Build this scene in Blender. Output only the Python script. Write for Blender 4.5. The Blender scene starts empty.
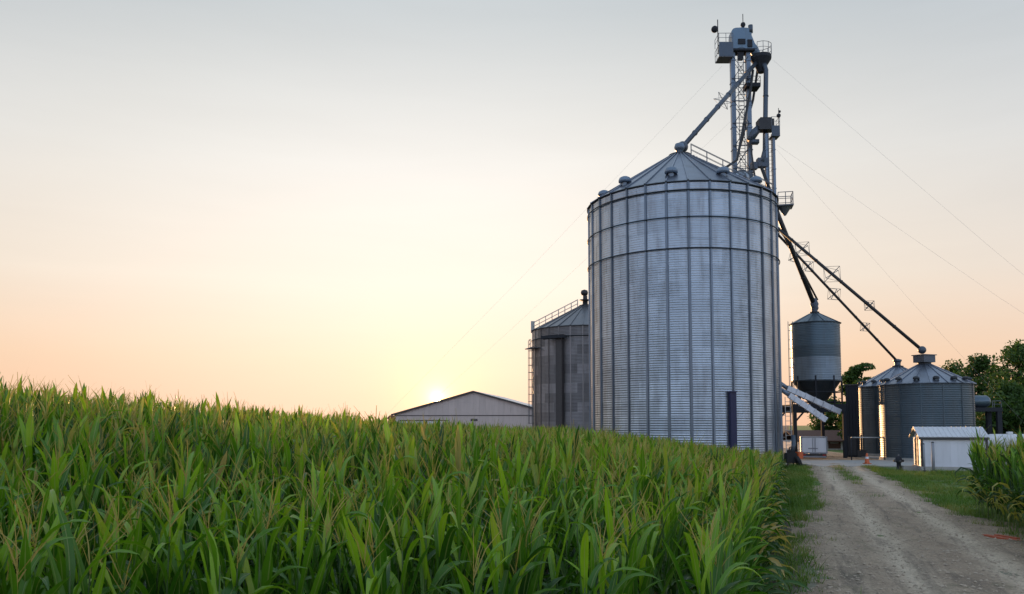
import bpy, math, random
import numpy as np
from mathutils import Vector, Matrix

rng = np.random.default_rng(7)
random.seed(7)
SC = bpy.context.scene
COL = SC.collection

# ------------------------------------------------------------------ camera
H = 3.2                       # eye height above the yard, metres
K = H / 2.7
F = 800.0                     # focal length in pixels of the 1024 frame
PITCH = math.atan(55 / 800)
cam_d = bpy.data.cameras.new("camera")
cam = bpy.data.objects.new("camera", cam_d)
COL.objects.link(cam)
cam.location = (0, 0, H)
cam.rotation_euler = (math.pi / 2 + PITCH, 0, 0)
cam_d.sensor_fit = 'HORIZONTAL'
cam_d.sensor_width = 36
cam_d.lens = F / 1024 * 36
cam_d.shift_y = 73 / 1024
cam_d.clip_start = 0.05
cam_d.clip_end = 6000
SC.camera = cam

# ------------------------------------------------------------------ sky + sun
SUN_AZ = math.atan((437 - 512) / 800)          # left of straight ahead
SUN_EL = math.radians(1.95)
SUN = Vector((math.sin(SUN_AZ) * math.cos(SUN_EL), math.cos(SUN_AZ) * math.cos(SUN_EL), math.sin(SUN_EL)))
world = bpy.data.worlds.new("World")
SC.world = world
world.use_nodes = True


class NT:
    """tiny node helper"""
    def __init__(s, tree):
        s.t = tree

    def n(s, kind, **kw):
        nd = s.t.nodes.new(kind)
        for k, v in kw.items():
            setattr(nd, k, v)
        return nd

    def set(s, sock, v):
        if hasattr(v, 'is_output') or isinstance(v, bpy.types.NodeSocket):
            s.t.links.new(v, sock)
        else:
            sock.default_value = v

    def math(s, op, a, b=None, c=None, clamp=False):
        nd = s.n('ShaderNodeMath', operation=op)
        nd.use_clamp = clamp
        s.set(nd.inputs[0], a)
        if b is not None:
            s.set(nd.inputs[1], b)
        if c is not None:
            s.set(nd.inputs[2], c)
        return nd.outputs[0]

    def mix(s, fac, a, b, mode='MIX'):
        nd = s.n('ShaderNodeMix', data_type='RGBA', blend_type=mode)
        s.set(nd.inputs[0], fac)
        s.set(nd.inputs[6], a if not isinstance(a, tuple) else (*a[:3], 1))
        s.set(nd.inputs[7], b if not isinstance(b, tuple) else (*b[:3], 1))
        return nd.outputs[2]

    def ramp(s, fac, stops, interp='LINEAR'):
        nd = s.n('ShaderNodeValToRGB')
        cr = nd.color_ramp
        cr.interpolation = interp
        while len(cr.elements) < len(stops):
            cr.elements.new(0.5)
        for e, (p, c) in zip(cr.elements, stops):
            e.position = p
            e.color = (*c, 1) if len(c) == 3 else c
        s.set(nd.inputs[0], fac)
        return nd.outputs[0]

    def noise(s, vec=None, scale=5.0, detail=4.0, rough=0.5, dist=0.0):
        nd = s.n('ShaderNodeTexNoise')
        nd.inputs['Scale'].default_value = scale
        nd.inputs['Detail'].default_value = detail
        nd.inputs['Roughness'].default_value = rough
        nd.inputs['Distortion'].default_value = dist
        if vec is not None:
            s.t.links.new(vec, nd.inputs['Vector'])
        return nd.outputs['Fac']

    def mapping(s, vec, scale=(1, 1, 1), loc=(0, 0, 0)):
        nd = s.n('ShaderNodeMapping')
        nd.inputs['Scale'].default_value = scale
        nd.inputs['Location'].default_value = loc
        s.t.links.new(vec, nd.inputs['Vector'])
        return nd.outputs[0]


def build_world():
    nt = NT(world.node_tree)
    bg = world.node_tree.nodes['Background']
    tc = nt.n('ShaderNodeTexCoord').outputs['Generated']
    sky = nt.n('ShaderNodeTexSky', sky_type='NISHITA')
    sky.sun_disc = False
    sky.sun_elevation = SUN_EL
    sky.sun_rotation = SUN_AZ
    sky.dust_density = 1.5
    sky.ozone_density = 1.2
    sep = nt.n('ShaderNodeSeparateXYZ')
    nt.t.links.new(tc, sep.inputs[0])
    zz = nt.math('MAXIMUM', sep.outputs[2], 0.0)
    el = nt.math('DIVIDE', nt.math('ARCSINE', zz), math.pi / 2)      # 0 horizon .. 1 zenith
    sunw = nt.ramp(el, [(0.0, (0.55, 0.295, 0.165)), (0.05, (0.57, 0.385, 0.25)), (0.11, (0.54, 0.465, 0.385)),
                        (0.20, (0.485, 0.475, 0.45)), (0.31, (0.325, 0.36, 0.38)), (0.5, (0.33, 0.42, 0.51)), (1.0, (0.44, 0.54, 0.68))])
    back = nt.ramp(el, [(0.0, (0.98, 0.92, 1.0)), (0.07, (1.0, 1.02, 1.16)), (0.15, (0.52, 0.66, 0.88)),
                        (0.30, (0.31, 0.43, 0.61)), (0.6, (0.36, 0.46, 0.60)), (1.0, (0.42, 0.52, 0.66))])
    hz = Vector((SUN.x, SUN.y, 0)).normalized()
    dh = nt.n('ShaderNodeVectorMath', operation='DOT_PRODUCT')
    nt.t.links.new(tc, dh.inputs[0])
    dh.inputs[1].default_value = hz
    side = nt.math('MULTIPLY_ADD', dh.outputs['Value'], 0.62, 0.46, clamp=True)
    veil = nt.mix(side, back, sunw)
    haze = nt.noise(nt.mapping(tc, (2.0, 2.0, 14.0)), 1.6, 5, 0.55, 0.4)
    haze = nt.math('MULTIPLY_ADD', haze, 0.10, 0.95)
    hz_ = nt.n('ShaderNodeVectorMath', operation='SCALE')
    nt.t.links.new(veil, hz_.inputs[0])
    nt.t.links.new(haze, hz_.inputs['Scale'])
    veil = hz_.outputs[0]
    dot = nt.n('ShaderNodeVectorMath', operation='DOT_PRODUCT')
    nt.t.links.new(tc, dot.inputs[0])
    dot.inputs[1].default_value = SUN
    ang = nt.math('ARCCOSINE', nt.math('MINIMUM', dot.outputs['Value'], 0.9999999))

    def glow(scale_deg, col, amt, power=1.0):
        a_ = nt.math('POWER', nt.math('DIVIDE', ang, math.radians(scale_deg)), power)
        e = nt.math('POWER', math.e, nt.math('MULTIPLY', a_, -1.0))
        return nt.mix(nt.math('MULTIPLY', e, amt), (0, 0, 0), col)
    g1 = glow(0.42, (1.0, 0.55, 0.14), 5.0)
    g2 = glow(2.0, (1.0, 0.46, 0.08), 0.60, 1.0)
    g3 = glow(29.0, (1.0, 0.91, 0.83), 0.27, 2.0)
    disc = nt.math('MULTIPLY', nt.math('LESS_THAN', ang, math.radians(0.27)), 26.0)
    disc = nt.mix(disc, (0, 0, 0), (1.0, 0.78, 0.45))
    nd = disc.node
    nd.clamp_factor = False
    tot = veil
    for g in (g1, g2, g3, disc):
        g.node.clamp_factor = False
        tot = nt.mix(1.0, tot, g, 'ADD')
    nish = nt.n('ShaderNodeVectorMath', operation='SCALE')
    nt.t.links.new(sky.outputs[0], nish.inputs[0])
    nish.inputs['Scale'].default_value = 0.003
    tot = nt.mix(1.0, tot, nish.outputs[0], 'ADD')
    nt.t.links.new(tot, bg.inputs[0])
    bg.inputs[1].default_value = 1.0


build_world()
sun_d = bpy.data.lights.new("sun", 'SUN')
sun_o = bpy.data.objects.new("sun", sun_d)
COL.objects.link(sun_o)
sun_d.energy = 3.0
sun_d.color = (1.0, 0.55, 0.24)
sun_d.angle = math.radians(0.53)
sun_o.rotation_euler = SUN.to_track_quat('Z', 'Y').to_euler()
sun_o.location = (0, 0, 60)

SC.view_settings.view_transform = 'Standard'
SC.view_settings.look = 'None'
SC.view_settings.exposure = 0.50
SC.view_settings.gamma = 1.0
SC.render.engine = 'CYCLES'
SC.cycles.max_bounces = 6
SC.cycles.diffuse_bounces = 1
SC.cycles.glossy_bounces = 3
SC.cycles.transmission_bounces = 4
SC.cycles.use_denoising = True


# ------------------------------------------------------------------ helpers
def at(u, v, d):
    """world point that sits d*K metres ahead and is seen at pixel (u, v) of the photograph"""
    x = (u - 512) / F
    y = (370 - v) / F
    cp, sp = math.cos(PITCH), math.sin(PITCH)
    dy, dz = cp - y * sp, sp + y * cp
    k = d * K / dy
    return Vector((x * k, d * K, H + dz * k))


def px(n, d):
    return n * d * K / F


def ground_z(x, y):
    x = np.asarray(x, float)
    y = np.asarray(y, float)
    g = np.clip(-x, 0, 30) * 0.101
    g = np.where(g > 2.2, 2.2 + (g - 2.2) * 0.3, g)
    r = np.hypot(x, y)
    t = np.clip((r - 5) / 16, 0, 1)
    back = np.clip(1 - (r - 22) / 75, 0, 1)
    behind = np.clip((y + 4) / 8, 0, 1)
    return g * t * t * (3 - 2 * t) * back * behind


class MB:
    def __init__(s):
        s.v = []
        s.f = []

    def add(s, vs, fs):
        o = len(s.v)
        s.v.extend([tuple(p) for p in vs])
        s.f.extend([tuple(i + o for i in f) for f in fs])
        return s

    def box(s, c, size, rz=0.0, M=None):
        hx, hy, hz = size[0] / 2, size[1] / 2, size[2] / 2
        R = M if M is not None else Matrix.Rotation(rz, 3, 'Z')
        c = Vector(c)
        vs = [c + R @ Vector((sx * hx, sy * hy, sz * hz)) for sz in (-1, 1) for sx, sy in ((-1, -1), (1, -1), (1, 1), (-1, 1))]
        return s.add(vs, [(3, 2, 1, 0), (4, 5, 6, 7), (0, 1, 5, 4), (1, 2, 6, 5), (2, 3, 7, 6), (3, 0, 4, 7)])

    def beam(s, p, q, w, h):
        p, q = Vector(p), Vector(q)
        d = q - p
        M = d.to_track_quat('Z', 'Y').to_matrix()
        return s.box((p + q) / 2, (w, h, d.length), M=M)

    def tube(s, pts, r, n=8, cap=True):
        pts = [Vector(p) for p in pts]
        rs = r if isinstance(r, (list, tuple)) else [r] * len(pts)
        vs = []
        up = None
        for i, p in enumerate(pts):
            a = pts[max(i - 1, 0)]
            b = pts[min(i + 1, len(pts) - 1)]
            t = (b - a).normalized()
            if up is None:
                up = Vector((0, 0, 1)) if abs(t.z) < 0.9 else Vector((1, 0, 0))
            e = t.cross(up).normalized()
            up = e.cross(t).normalized()
            for k in range(n):
                an = 2 * math.pi * k / n
                vs.append(p + (e * math.cos(an) + up * math.sin(an)) * rs[i])
        fs = []
        for i in range(len(pts) - 1):
            for k in range(n):
                a, b = i * n + k, i * n + (k + 1) % n
                fs.append((a, b, b + n, a + n))
        if cap:
            fs.append(tuple(reversed(range(n))))
            m = (len(pts) - 1) * n
            fs.append(tuple(range(m, m + n)))
        return s.add(vs, fs)

    def lathe(s, prof, n=24, c=(0, 0, 0), a0=0.0, a1=2 * math.pi):
        full = abs(a1 - a0 - 2 * math.pi) < 1e-6
        m = n if full else n + 1
        vs = []
        for r, z in prof:
            for k in range(m):
                a = a0 + (a1 - a0) * k / n
                vs.append((c[0] + r * math.cos(a), c[1] + r * math.sin(a), c[2] + z))
        fs = []
        for i in range(len(prof) - 1):
            for k in range(n):
                k2 = (k + 1) % m
                fs.append((i * m + k, i * m + k2, (i + 1) * m + k2, (i + 1) * m + k))
        return s.add(vs, fs)

    def prism(s, poly, z0, z1):
        n = len(poly)
        vs = [(x, y, z0) for x, y in poly] + [(x, y, z1) for x, y in poly]
        fs = [tuple(reversed(range(n))), tuple(range(n, 2 * n))]
        fs += [(i, (i + 1) % n, n + (i + 1) % n, n + i) for i in range(n)]
        return s.add(vs, fs)

    def mesh(s, name, mat, smooth=False):
        me = bpy.data.meshes.new(name)
        me.from_pydata(s.v, [], s.f)
        if smooth:
            me.polygons.foreach_set('use_smooth', [True] * len(me.polygons))
        if mat:
            me.materials.append(mat)
        return me

    def build(s, name, mat, parent=None, smooth=False, loc=None, rz=None):
        o = bpy.data.objects.new(name, s.mesh(name, mat, smooth))
        COL.objects.link(o)
        o.parent = parent
        if loc is not None:
            o.location = loc
        if rz is not None:
            o.rotation_euler.z = rz
        return o


def inst(name, me, parent=None, loc=(0, 0, 0), rot=(0, 0, 0), scale=None):
    o = bpy.data.objects.new(name, me)
    COL.objects.link(o)
    o.parent = parent
    o.location = loc
    o.rotation_euler = rot
    if scale is not None:
        o.scale = scale
    return o


def tag(o, label=None, cat=None, group=None, kind=None):
    if label:
        o['label'] = label
    if cat:
        o['category'] = cat
    if group:
        o['group'] = group
    if kind:
        o['kind'] = kind
    return o


def thing(name, label, cat, loc=(0, 0, 0), rz=0.0, group=None):
    o = bpy.data.objects.new(name, None)
    COL.objects.link(o)
    o.empty_display_size = 0.3
    o.location = loc
    o.rotation_euler.z = rz
    return tag(o, label, cat, group)


# ------------------------------------------------------------------ materials
def new_mat(name):
    m = bpy.data.materials.new(name)
    m.use_nodes = True
    nt = NT(m.node_tree)
    return m, nt, m.node_tree.nodes['Principled BSDF']


def bump(nt, p, fac, strength, dist):
    b = nt.n('ShaderNodeBump')
    b.inputs['Strength'].default_value = strength
    b.inputs['Distance'].default_value = dist
    nt.t.links.new(fac, b.inputs['Height'])
    nt.t.links.new(b.outputs[0], p.inputs['Normal'])


def mat_metal(name, col, metallic, rough, vary=0.12, streak=0.35, dirt=(0.10, 0.09, 0.08), rough_var=0.15, zscale=0.25):
    m, nt, p = new_mat(name)
    obj = nt.n('ShaderNodeTexCoord').outputs['Object']
    geo = nt.n('ShaderNodeNewGeometry').outputs['Position']
    info = nt.n('ShaderNodeObjectInfo').outputs['Random']
    st = nt.noise(nt.mapping(geo, (1.6, 1.6, zscale)), 1.0, 5, 0.6)
    blot = nt.noise(nt.mapping(geo, (0.35, 0.35, 1.4)), 1.0, 4, 0.55, 0.6)
    fine = nt.noise(geo, 9.0, 3, 0.6)
    base = nt.mix(info, tuple(c * (1 - vary) for c in col), tuple(min(1, c * (1 + vary)) for c in col))
    f1 = nt.math('MULTIPLY', nt.ramp(st, [(0.45, (0, 0, 0)), (0.75, (1, 1, 1))]), streak)
    base = nt.mix(f1, base, dirt)
    f2 = nt.math('MULTIPLY', nt.ramp(blot, [(0.60, (0, 0, 0)), (0.70, (1, 1, 1))]), streak * 0.9)
    base = nt.mix(f2, base, tuple(c * 0.5 for c in col))
    nt.t.links.new(base, p.inputs['Base Color'])
    p.inputs['Metallic'].default_value = metallic
    nt.t.links.new(nt.math('MULTIPLY_ADD', fine, rough_var, rough - rough_var / 2), p.inputs['Roughness'])
    return m


def mat_plain(name, col, rough=0.6, metallic=0.0, vary=0.18, scale=3.0, bumpy=0.0):
    m, nt, p = new_mat(name)
    geo = nt.n('ShaderNodeNewGeometry').outputs['Position']
    f = nt.noise(geo, scale, 5, 0.6)
    base = nt.mix(f, tuple(c * (1 - vary * 1.6) for c in col), tuple(min(1, c * (1 + vary)) for c in col))
    nt.t.links.new(base, p.inputs['Base Color'])
    p.inputs['Roughness'].default_value = rough
    p.inputs['Metallic'].default_value = metallic
    if bumpy:
        bump(nt, p, nt.noise(geo, scale * 6, 4, 0.6), bumpy, 0.02)
    return m


M = {}
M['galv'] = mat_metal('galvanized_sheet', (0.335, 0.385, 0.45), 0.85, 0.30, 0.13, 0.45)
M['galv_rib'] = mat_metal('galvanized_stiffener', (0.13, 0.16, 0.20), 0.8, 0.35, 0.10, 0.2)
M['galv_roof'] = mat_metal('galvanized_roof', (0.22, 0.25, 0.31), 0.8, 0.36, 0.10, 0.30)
M['galv_old'] = mat_metal('weathered_bin_sheet', (0.20, 0.19, 0.195), 0.55, 0.40, 0.35, 0.5)
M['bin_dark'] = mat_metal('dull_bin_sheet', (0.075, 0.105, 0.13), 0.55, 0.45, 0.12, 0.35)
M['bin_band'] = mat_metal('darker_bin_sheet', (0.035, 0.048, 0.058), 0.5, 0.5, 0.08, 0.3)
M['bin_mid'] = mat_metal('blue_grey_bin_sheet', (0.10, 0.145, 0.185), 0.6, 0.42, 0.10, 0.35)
M['ring'] = mat_plain('dark_ring_steel', (0.030, 0.036, 0.045), 0.55, 0.3)
M['casing'] = mat_metal('pale_casing_steel', (0.155, 0.21, 0.285), 0.45, 0.42, 0.08, 0.35)
M['head'] = mat_metal('blue_grey_head_steel', (0.13, 0.20, 0.28), 0.3, 0.45, 0.05, 0.3)
M['spout'] = mat_metal('spout_steel', (0.07, 0.09, 0.12), 0.5, 0.45, 0.1, 0.3)
M['spout_dark'] = mat_plain('dark_spout_steel', (0.035, 0.036, 0.04), 0.5, 0.4)
M['steel_dark'] = mat_plain('dark_frame_steel', (0.018, 0.021, 0.029), 0.85, 0.0)
M['rail'] = mat_plain('railing_steel', (0.16, 0.17, 0.19), 0.5, 0.5)
M['rail_pale'] = mat_plain('pale_railing_steel', (0.42, 0.42, 0.41), 0.5, 0.4)
M['wire'] = mat_plain('guy_cable', (0.45, 0.45, 0.45), 0.6, 0.2)
M['navy'] = mat_plain('navy_cover', (0.010, 0.012, 0.060), 0.55, 0.0)
M['concrete'] = mat_plain('concrete', (0.40, 0.385, 0.36), 0.85, 0, 0.2, 1.2, 0.3)
M['barn_wall'] = mat_metal('barn_siding', (0.56, 0.47, 0.43), 0.0, 0.5, 0.04, 0.18)
M['barn_roof'] = mat_metal('barn_roof', (0.55, 0.55, 0.57), 0.4, 0.4, 0.04, 0.15)
M['trim'] = mat_plain('dark_trim', (0.05, 0.045, 0.045), 0.6)
M['white'] = mat_metal('white_siding', (0.68, 0.69, 0.74), 0.0, 0.5, 0.03, 0.12)
M['white_roof'] = mat_metal('pale_shed_roof', (0.56, 0.57, 0.61), 0.2, 0.38, 0.03, 0.18)
M['post'] = mat_plain('grey_post', (0.27, 0.28, 0.31), 0.6)
M['orange'] = mat_plain('orange_plastic', (0.55, 0.11, 0.03), 0.5)
M['red_wood'] = mat_plain('red_painted_plank', (0.42, 0.10, 0.05), 0.7)
M['rubber'] = mat_plain('rubber', (0.015, 0.015, 0.016), 0.8)
M['roof_brown'] = mat_plain('brown_shingles', (0.11, 0.055, 0.04), 0.85)
M['house_wall'] = mat_plain('house_wall', (0.62, 0.60, 0.60), 0.7)
M['glass'] = mat_plain('dark_glass', (0.02, 0.025, 0.03), 0.08)
M['red_lamp'] = mat_plain('red_lens', (0.35, 0.02, 0.015), 0.3)
M['bark'] = mat_plain('bark', (0.045, 0.035, 0.026), 0.9, 0, 0.3, 4, 0.5)
M['stone'] = mat_plain('field_stone', (0.46, 0.37, 0.28), 0.9, 0, 0.45, 5.0)
M['roof_dull'] = mat_metal('dull_roof_sheet', (0.15, 0.155, 0.175), 0.7, 0.38, 0.15, 0.35)
M['bin_light'] = mat_metal('pale_bin_sheet', (0.20, 0.25, 0.30), 0.6, 0.40, 0.10, 0.4)
M['tank'] = mat_plain('white_tank_paint', (0.62, 0.63, 0.66), 0.45)
M['rust'] = mat_plain('rusty_steel', (0.16, 0.06, 0.03), 0.8)


def mat_leaf(name, cols, trans=0.35, rough=0.42, spec=0.5, midrib=True):
    """cols: stops over the tint, which in corn also carries painted canopy shade"""
    m, nt, p = new_mat(name)
    tint = nt.n('ShaderNodeAttribute', attribute_name='tint').outputs['Fac']
    info = nt.n('ShaderNodeObjectInfo').outputs['Random']
    t = nt.math('ADD', tint, nt.math('MULTIPLY_ADD', info, 0.12, -0.06))
    base = nt.ramp(t, cols)
    geo = nt.n('ShaderNodeNewGeometry').outputs['Position']
    nz = nt.noise(geo, 7.0, 3, 0.6)
    base = nt.mix(nt.math('MULTIPLY', nz, 0.3), base, tuple(c * 0.45 for c in cols[1][1]))
    if midrib:
        uv = nt.n('ShaderNodeUVMap').outputs[0]
        sep = nt.n('ShaderNodeSeparateXYZ')
        nt.t.links.new(uv, sep.inputs[0])
        off = nt.math('ABSOLUTE', nt.math('SUBTRACT', sep.outputs[0], 0.5))
        rib = nt.math('LESS_THAN', off, 0.055)
        base = nt.mix(nt.math('MULTIPLY', rib, 0.45), base, (0.30, 0.36, 0.14))
        veins = nt.math('SINE', nt.math('MULTIPLY', sep.outputs[0], 95.0))
        bump(nt, p, veins, 0.12, 0.004)
    nt.t.links.new(base, p.inputs['Base Color'])
    p.inputs['Roughness'].default_value = rough
    p.inputs['Specular IOR Level'].default_value = spec
    tr = nt.n('ShaderNodeBsdfTranslucent')
    tcol = nt.mix(1.0, base, (1.35, 1.25, 0.55), 'MULTIPLY')
    nt.t.links.new(tcol, tr.inputs[0])
    mx = nt.n('ShaderNodeMixShader')
    mx.inputs[0].default_value = trans
    nt.t.links.new(p.outputs[0], mx.inputs[1])
    nt.t.links.new(tr.outputs[0], mx.inputs[2])
    out = m.node_tree.nodes['Material Output']
    nt.t.links.new(mx.outputs[0], out.inputs[0])
    return m


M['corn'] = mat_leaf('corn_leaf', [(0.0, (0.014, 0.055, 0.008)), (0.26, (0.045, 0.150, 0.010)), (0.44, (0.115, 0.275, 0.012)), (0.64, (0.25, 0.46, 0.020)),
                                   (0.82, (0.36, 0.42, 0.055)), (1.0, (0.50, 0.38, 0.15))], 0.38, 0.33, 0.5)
M['stalk'] = mat_leaf('corn_stalk', [(0.0, (0.07, 0.13, 0.03)), (0.5, (0.12, 0.19, 0.045)), (1.0, (0.26, 0.24, 0.08))], 0.1, 0.5, 0.4, False)
M['tassel'] = mat_leaf('corn_tassel', [(0.0, (0.17, 0.22, 0.045)), (0.5, (0.34, 0.31, 0.07)), (1.0, (0.44, 0.33, 0.11))], 0.3, 0.6, 0.3, False)
M['grass'] = mat_leaf('grass_blade', [(0.0, (0.06, 0.15, 0.02)), (0.5, (0.12, 0.22, 0.03)), (1.0, (0.32, 0.29, 0.10))], 0.3, 0.55, 0.3, False)
M['foliage'] = mat_leaf('tree_leaves', [(0.0, (0.030, 0.075, 0.020)), (0.5, (0.065, 0.130, 0.030)), (1.0, (0.12, 0.19, 0.04))], 0.35, 0.55, 0.3, False)


def mat_ground():
    m, nt, p = new_mat('ground_soil_and_grass')
    geo = nt.n('ShaderNodeNewGeometry').outputs['Position']
    sep = nt.n('ShaderNodeSeparateXYZ')
    nt.t.links.new(geo, sep.inputs[0])
    c = nt.math('SUBTRACT', sep.outputs[0], nt.math('MULTIPLY', sep.outputs[1], 0.345))
    big = nt.noise(geo, 0.35, 5, 0.6)
    fine = nt.noise(geo, 6.0, 5, 0.65)
    soil = nt.mix(fine, (0.03, 0.022, 0.015), (0.09, 0.066, 0.045))
    dirt = nt.mix(fine, (0.13, 0.11, 0.085), (0.33, 0.29, 0.235))
    grass = nt.mix(fine, (0.04, 0.085, 0.015), (0.14, 0.20, 0.04))
    gfac = nt.ramp(nt.math('ADD', nt.math('MULTIPLY', sep.outputs[1], 0.012), nt.math('MULTIPLY', big, 0.7)),
                   [(0.52, (0, 0, 0)), (0.70, (1, 1, 1))])
    verge = nt.mix(gfac, dirt, grass)
    incorn = nt.ramp(nt.math('MULTIPLY_ADD', c, 0.5, 0.5), [(0.45, (0, 0, 0)), (0.65, (1, 1, 1))])
    base = nt.mix(incorn, soil, verge)
    nt.t.links.new(base, p.inputs['Base Color'])
    p.inputs['Roughness'].default_value = 0.95
    bump(nt, p, nt.noise(geo, 11.0, 6, 0.7), 0.7, 0.05)
    return m


def mat_road():
    m, nt, p = new_mat('packed_dirt_track')
    geo = nt.n('ShaderNodeNewGeometry').outputs['Position']
    sep = nt.n('ShaderNodeSeparateXYZ')
    nt.t.links.new(geo, sep.inputs[0])
    c = nt.math('SUBTRACT', sep.outputs[0], nt.math('MULTIPLY', sep.outputs[1], 0.345))
    cmb = nt.n('ShaderNodeCombineXYZ')
    nt.t.links.new(c, cmb.inputs[0])
    nt.t.links.new(sep.outputs[1], cmb.inputs[1])
    along = nt.mapping(cmb.outputs[0], (1.5, 0.16, 1))
    st = nt.noise(along, 1.3, 6, 0.62, 0.3)
    med = nt.noise(geo, 1.1, 5, 0.6, 0.4)
    fine = nt.noise(geo, 14.0, 6, 0.7)
    rut = nt.n('ShaderNodeAttribute', attribute_name='rut').outputs['Fac']
    loose = nt.mix(med, (0.18, 0.122, 0.080), (0.62, 0.475, 0.335))
    packed = nt.mix(med, (0.56, 0.45, 0.325), (0.78, 0.65, 0.49))
    base = nt.mix(nt.math('MULTIPLY', rut, nt.ramp(st, [(0.25, (0.35, 0.35, 0.35)), (0.6, (1, 1, 1))])), loose, packed)
    dark = nt.ramp(st, [(0.30, (1, 1, 1)), (0.46, (0, 0, 0))])
    base = nt.mix(nt.math('MULTIPLY', dark, 0.7), base, (0.095, 0.078, 0.062))
    weed = nt.ramp(nt.noise(geo, 0.8, 6, 0.7), [(0.56, (0, 0, 0)), (0.68, (1, 1, 1))])
    weed = nt.math('MULTIPLY', weed, nt.math('SUBTRACT', 1.0, rut))
    base = nt.mix(nt.math('MULTIPLY', weed, 0.6), base, (0.075, 0.095, 0.035))
    base = nt.mix(nt.ramp(fine, [(0.35, (0.5, 0.5, 0.5)), (0.6, (0, 0, 0))]), base, (0.11, 0.09, 0.072))
    nt.t.links.new(base, p.inputs['Base Color'])
    p.inputs['Roughness'].default_value = 0.95
    mix_h = nt.math('ADD', nt.math('MULTIPLY', fine, 0.5), nt.noise(geo, 3.5, 5, 0.65))
    bump(nt, p, mix_h, 1.0, 0.10)
    return m


M['ground'] = mat_ground()
M['road'] = mat_road()

# ------------------------------------------------------------------ ground, road, pad
EDGE = 0.345          # the field edge and the track run along x = EDGE * y + c


def grid_mesh(name, xs, ys, zf, mat):
    X, Y = np.meshgrid(xs, ys)
    Z = zf(X, Y)
    co = np.stack([X, Y, Z], -1).reshape(-1, 3)
    nx, ny = len(xs), len(ys)
    i = np.arange(ny - 1)[:, None] * nx + np.arange(nx - 1)[None]
    f = np.stack([i, i + 1, i + 1 + nx, i + nx], -1).reshape(-1, 4)
    return np_mesh(name, co, f, mat)


def np_mesh(name, co, f, mat, smooth=True, attrs=None, uv=None):
    me = bpy.data.meshes.new(name)
    me.vertices.add(len(co))
    me.vertices.foreach_set('co', np.asarray(co, np.float32).ravel())
    nl = f.size
    k = f.shape[1]
    me.loops.add(nl)
    me.loops.foreach_set('vertex_index', f.astype(np.int32).ravel())
    me.polygons.add(len(f))
    me.polygons.foreach_set('loop_start', np.arange(0, nl, k, dtype=np.int32))
    try:
        me.polygons.foreach_set('loop_total', np.full(len(f), k, dtype=np.int32))
    except Exception:
        pass
    me.polygons.foreach_set('use_smooth', np.full(len(f), smooth))
    if uv is not None:
        l = me.uv_layers.new(name='UVMap')
        l.data.foreach_set('uv', np.asarray(uv, np.float32)[f.ravel()].ravel())
    for an, av in (attrs or {}).items():
        a = me.attributes.new(an, 'FLOAT', 'POINT')
        a.data.foreach_set('value', np.asarray(av, np.float32))
    me.materials.append(mat)
    me.update(calc_edges=True)
    return me


def axis(dense0, dense1, step, far0, far1):
    a = list(np.arange(dense0, dense1 + step, step))
    s, x = step, a[0]
    lo = []
    while x > far0:
        s *= 1.5
        x -= s
        lo.append(x)
    s, x = step, a[-1]
    while x < far1:
        s *= 1.5
        x += s
        a.append(x)
    return np.array(lo[::-1] + a)


gnd = inst('ground', grid_mesh('ground', axis(-60, 60, 1.0, -3000, 3000), axis(-10, 110, 1.0, -600, 4000), ground_z, M['ground']))
tag(gnd, kind='structure')

smooth_noise_tab = rng.random((64, 64))


def vnoise(x, y, s):
    x = np.asarray(x, float) / s
    y = np.asarray(y, float) / s
    xi, yi = np.floor(x).astype(int), np.floor(y).astype(int)
    fx, fy = x - xi, y - yi
    fx, fy = fx * fx * (3 - 2 * fx), fy * fy * (3 - 2 * fy)
    g = lambda a, b: smooth_noise_tab[a % 64, b % 64]
    return (g(xi, yi) * (1 - fx) + g(xi + 1, yi) * fx) * (1 - fy) + (g(xi, yi + 1) * (1 - fx) + g(xi + 1, yi + 1) * fx) * fy


RUT1, RUT2 = 2.55, 4.75


def road_surface(C, Y):
    wob = (vnoise(C * 0, Y, 9.0) - 0.5) * 0.5
    X = C + EDGE * Y + wob * 0.4
    r1 = np.exp(-((C - RUT1 + wob * .5) / 0.42) ** 2)
    r2 = np.exp(-((C - RUT2 + wob * .5) / 0.46) ** 2)
    r3 = np.exp(-((C - 1.2) / 0.35) ** 2) * 0.45 * np.clip((30 - Y) / 10, 0, 1)
    rut = np.clip(r1 + r2 + r3, 0, 1)
    half = 2.75 - np.clip((Y - 26) / 20, 0, 1) * 0.9
    mid = 3.45 + np.clip((Y - 30) / 20, 0, 1) * 0.2
    edge = np.abs(C - mid) - half
    n1 = vnoise(X, Y, 0.9) - 0.5
    n2 = vnoise(X + 7, Y + 3, 0.34) - 0.5
    n3 = vnoise(X + 17, Y + 5, 2.4) - 0.5
    Z = 0.085 - 0.055 * rut + n1 * 0.05 + n2 * 0.045 - np.clip(edge + n3 * 1.6, 0, 2) * 0.12
    return X, Z, rut


def build_road():
    cs = np.arange(-0.3, 7.6, 0.13)
    ys = np.concatenate([np.arange(4, 34, 0.16), np.arange(34, 66, 0.4)])
    C, Y = np.meshgrid(cs, ys)
    X, Z, rut = road_surface(C, Y)
    co = np.stack([X, Y, Z], -1).reshape(-1, 3)
    nx, ny = len(cs), len(ys)
    i = np.arange(ny - 1)[:, None] * nx + np.arange(nx - 1)[None]
    f = np.stack([i, i + 1, i + 1 + nx, i + nx], -1).reshape(-1, 4)
    o = inst('dirt_road', np_mesh('dirt_road', co, f, M['road'], True, {'rut': rut.ravel()}))
    tag(o, kind='structure')


build_road()

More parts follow.
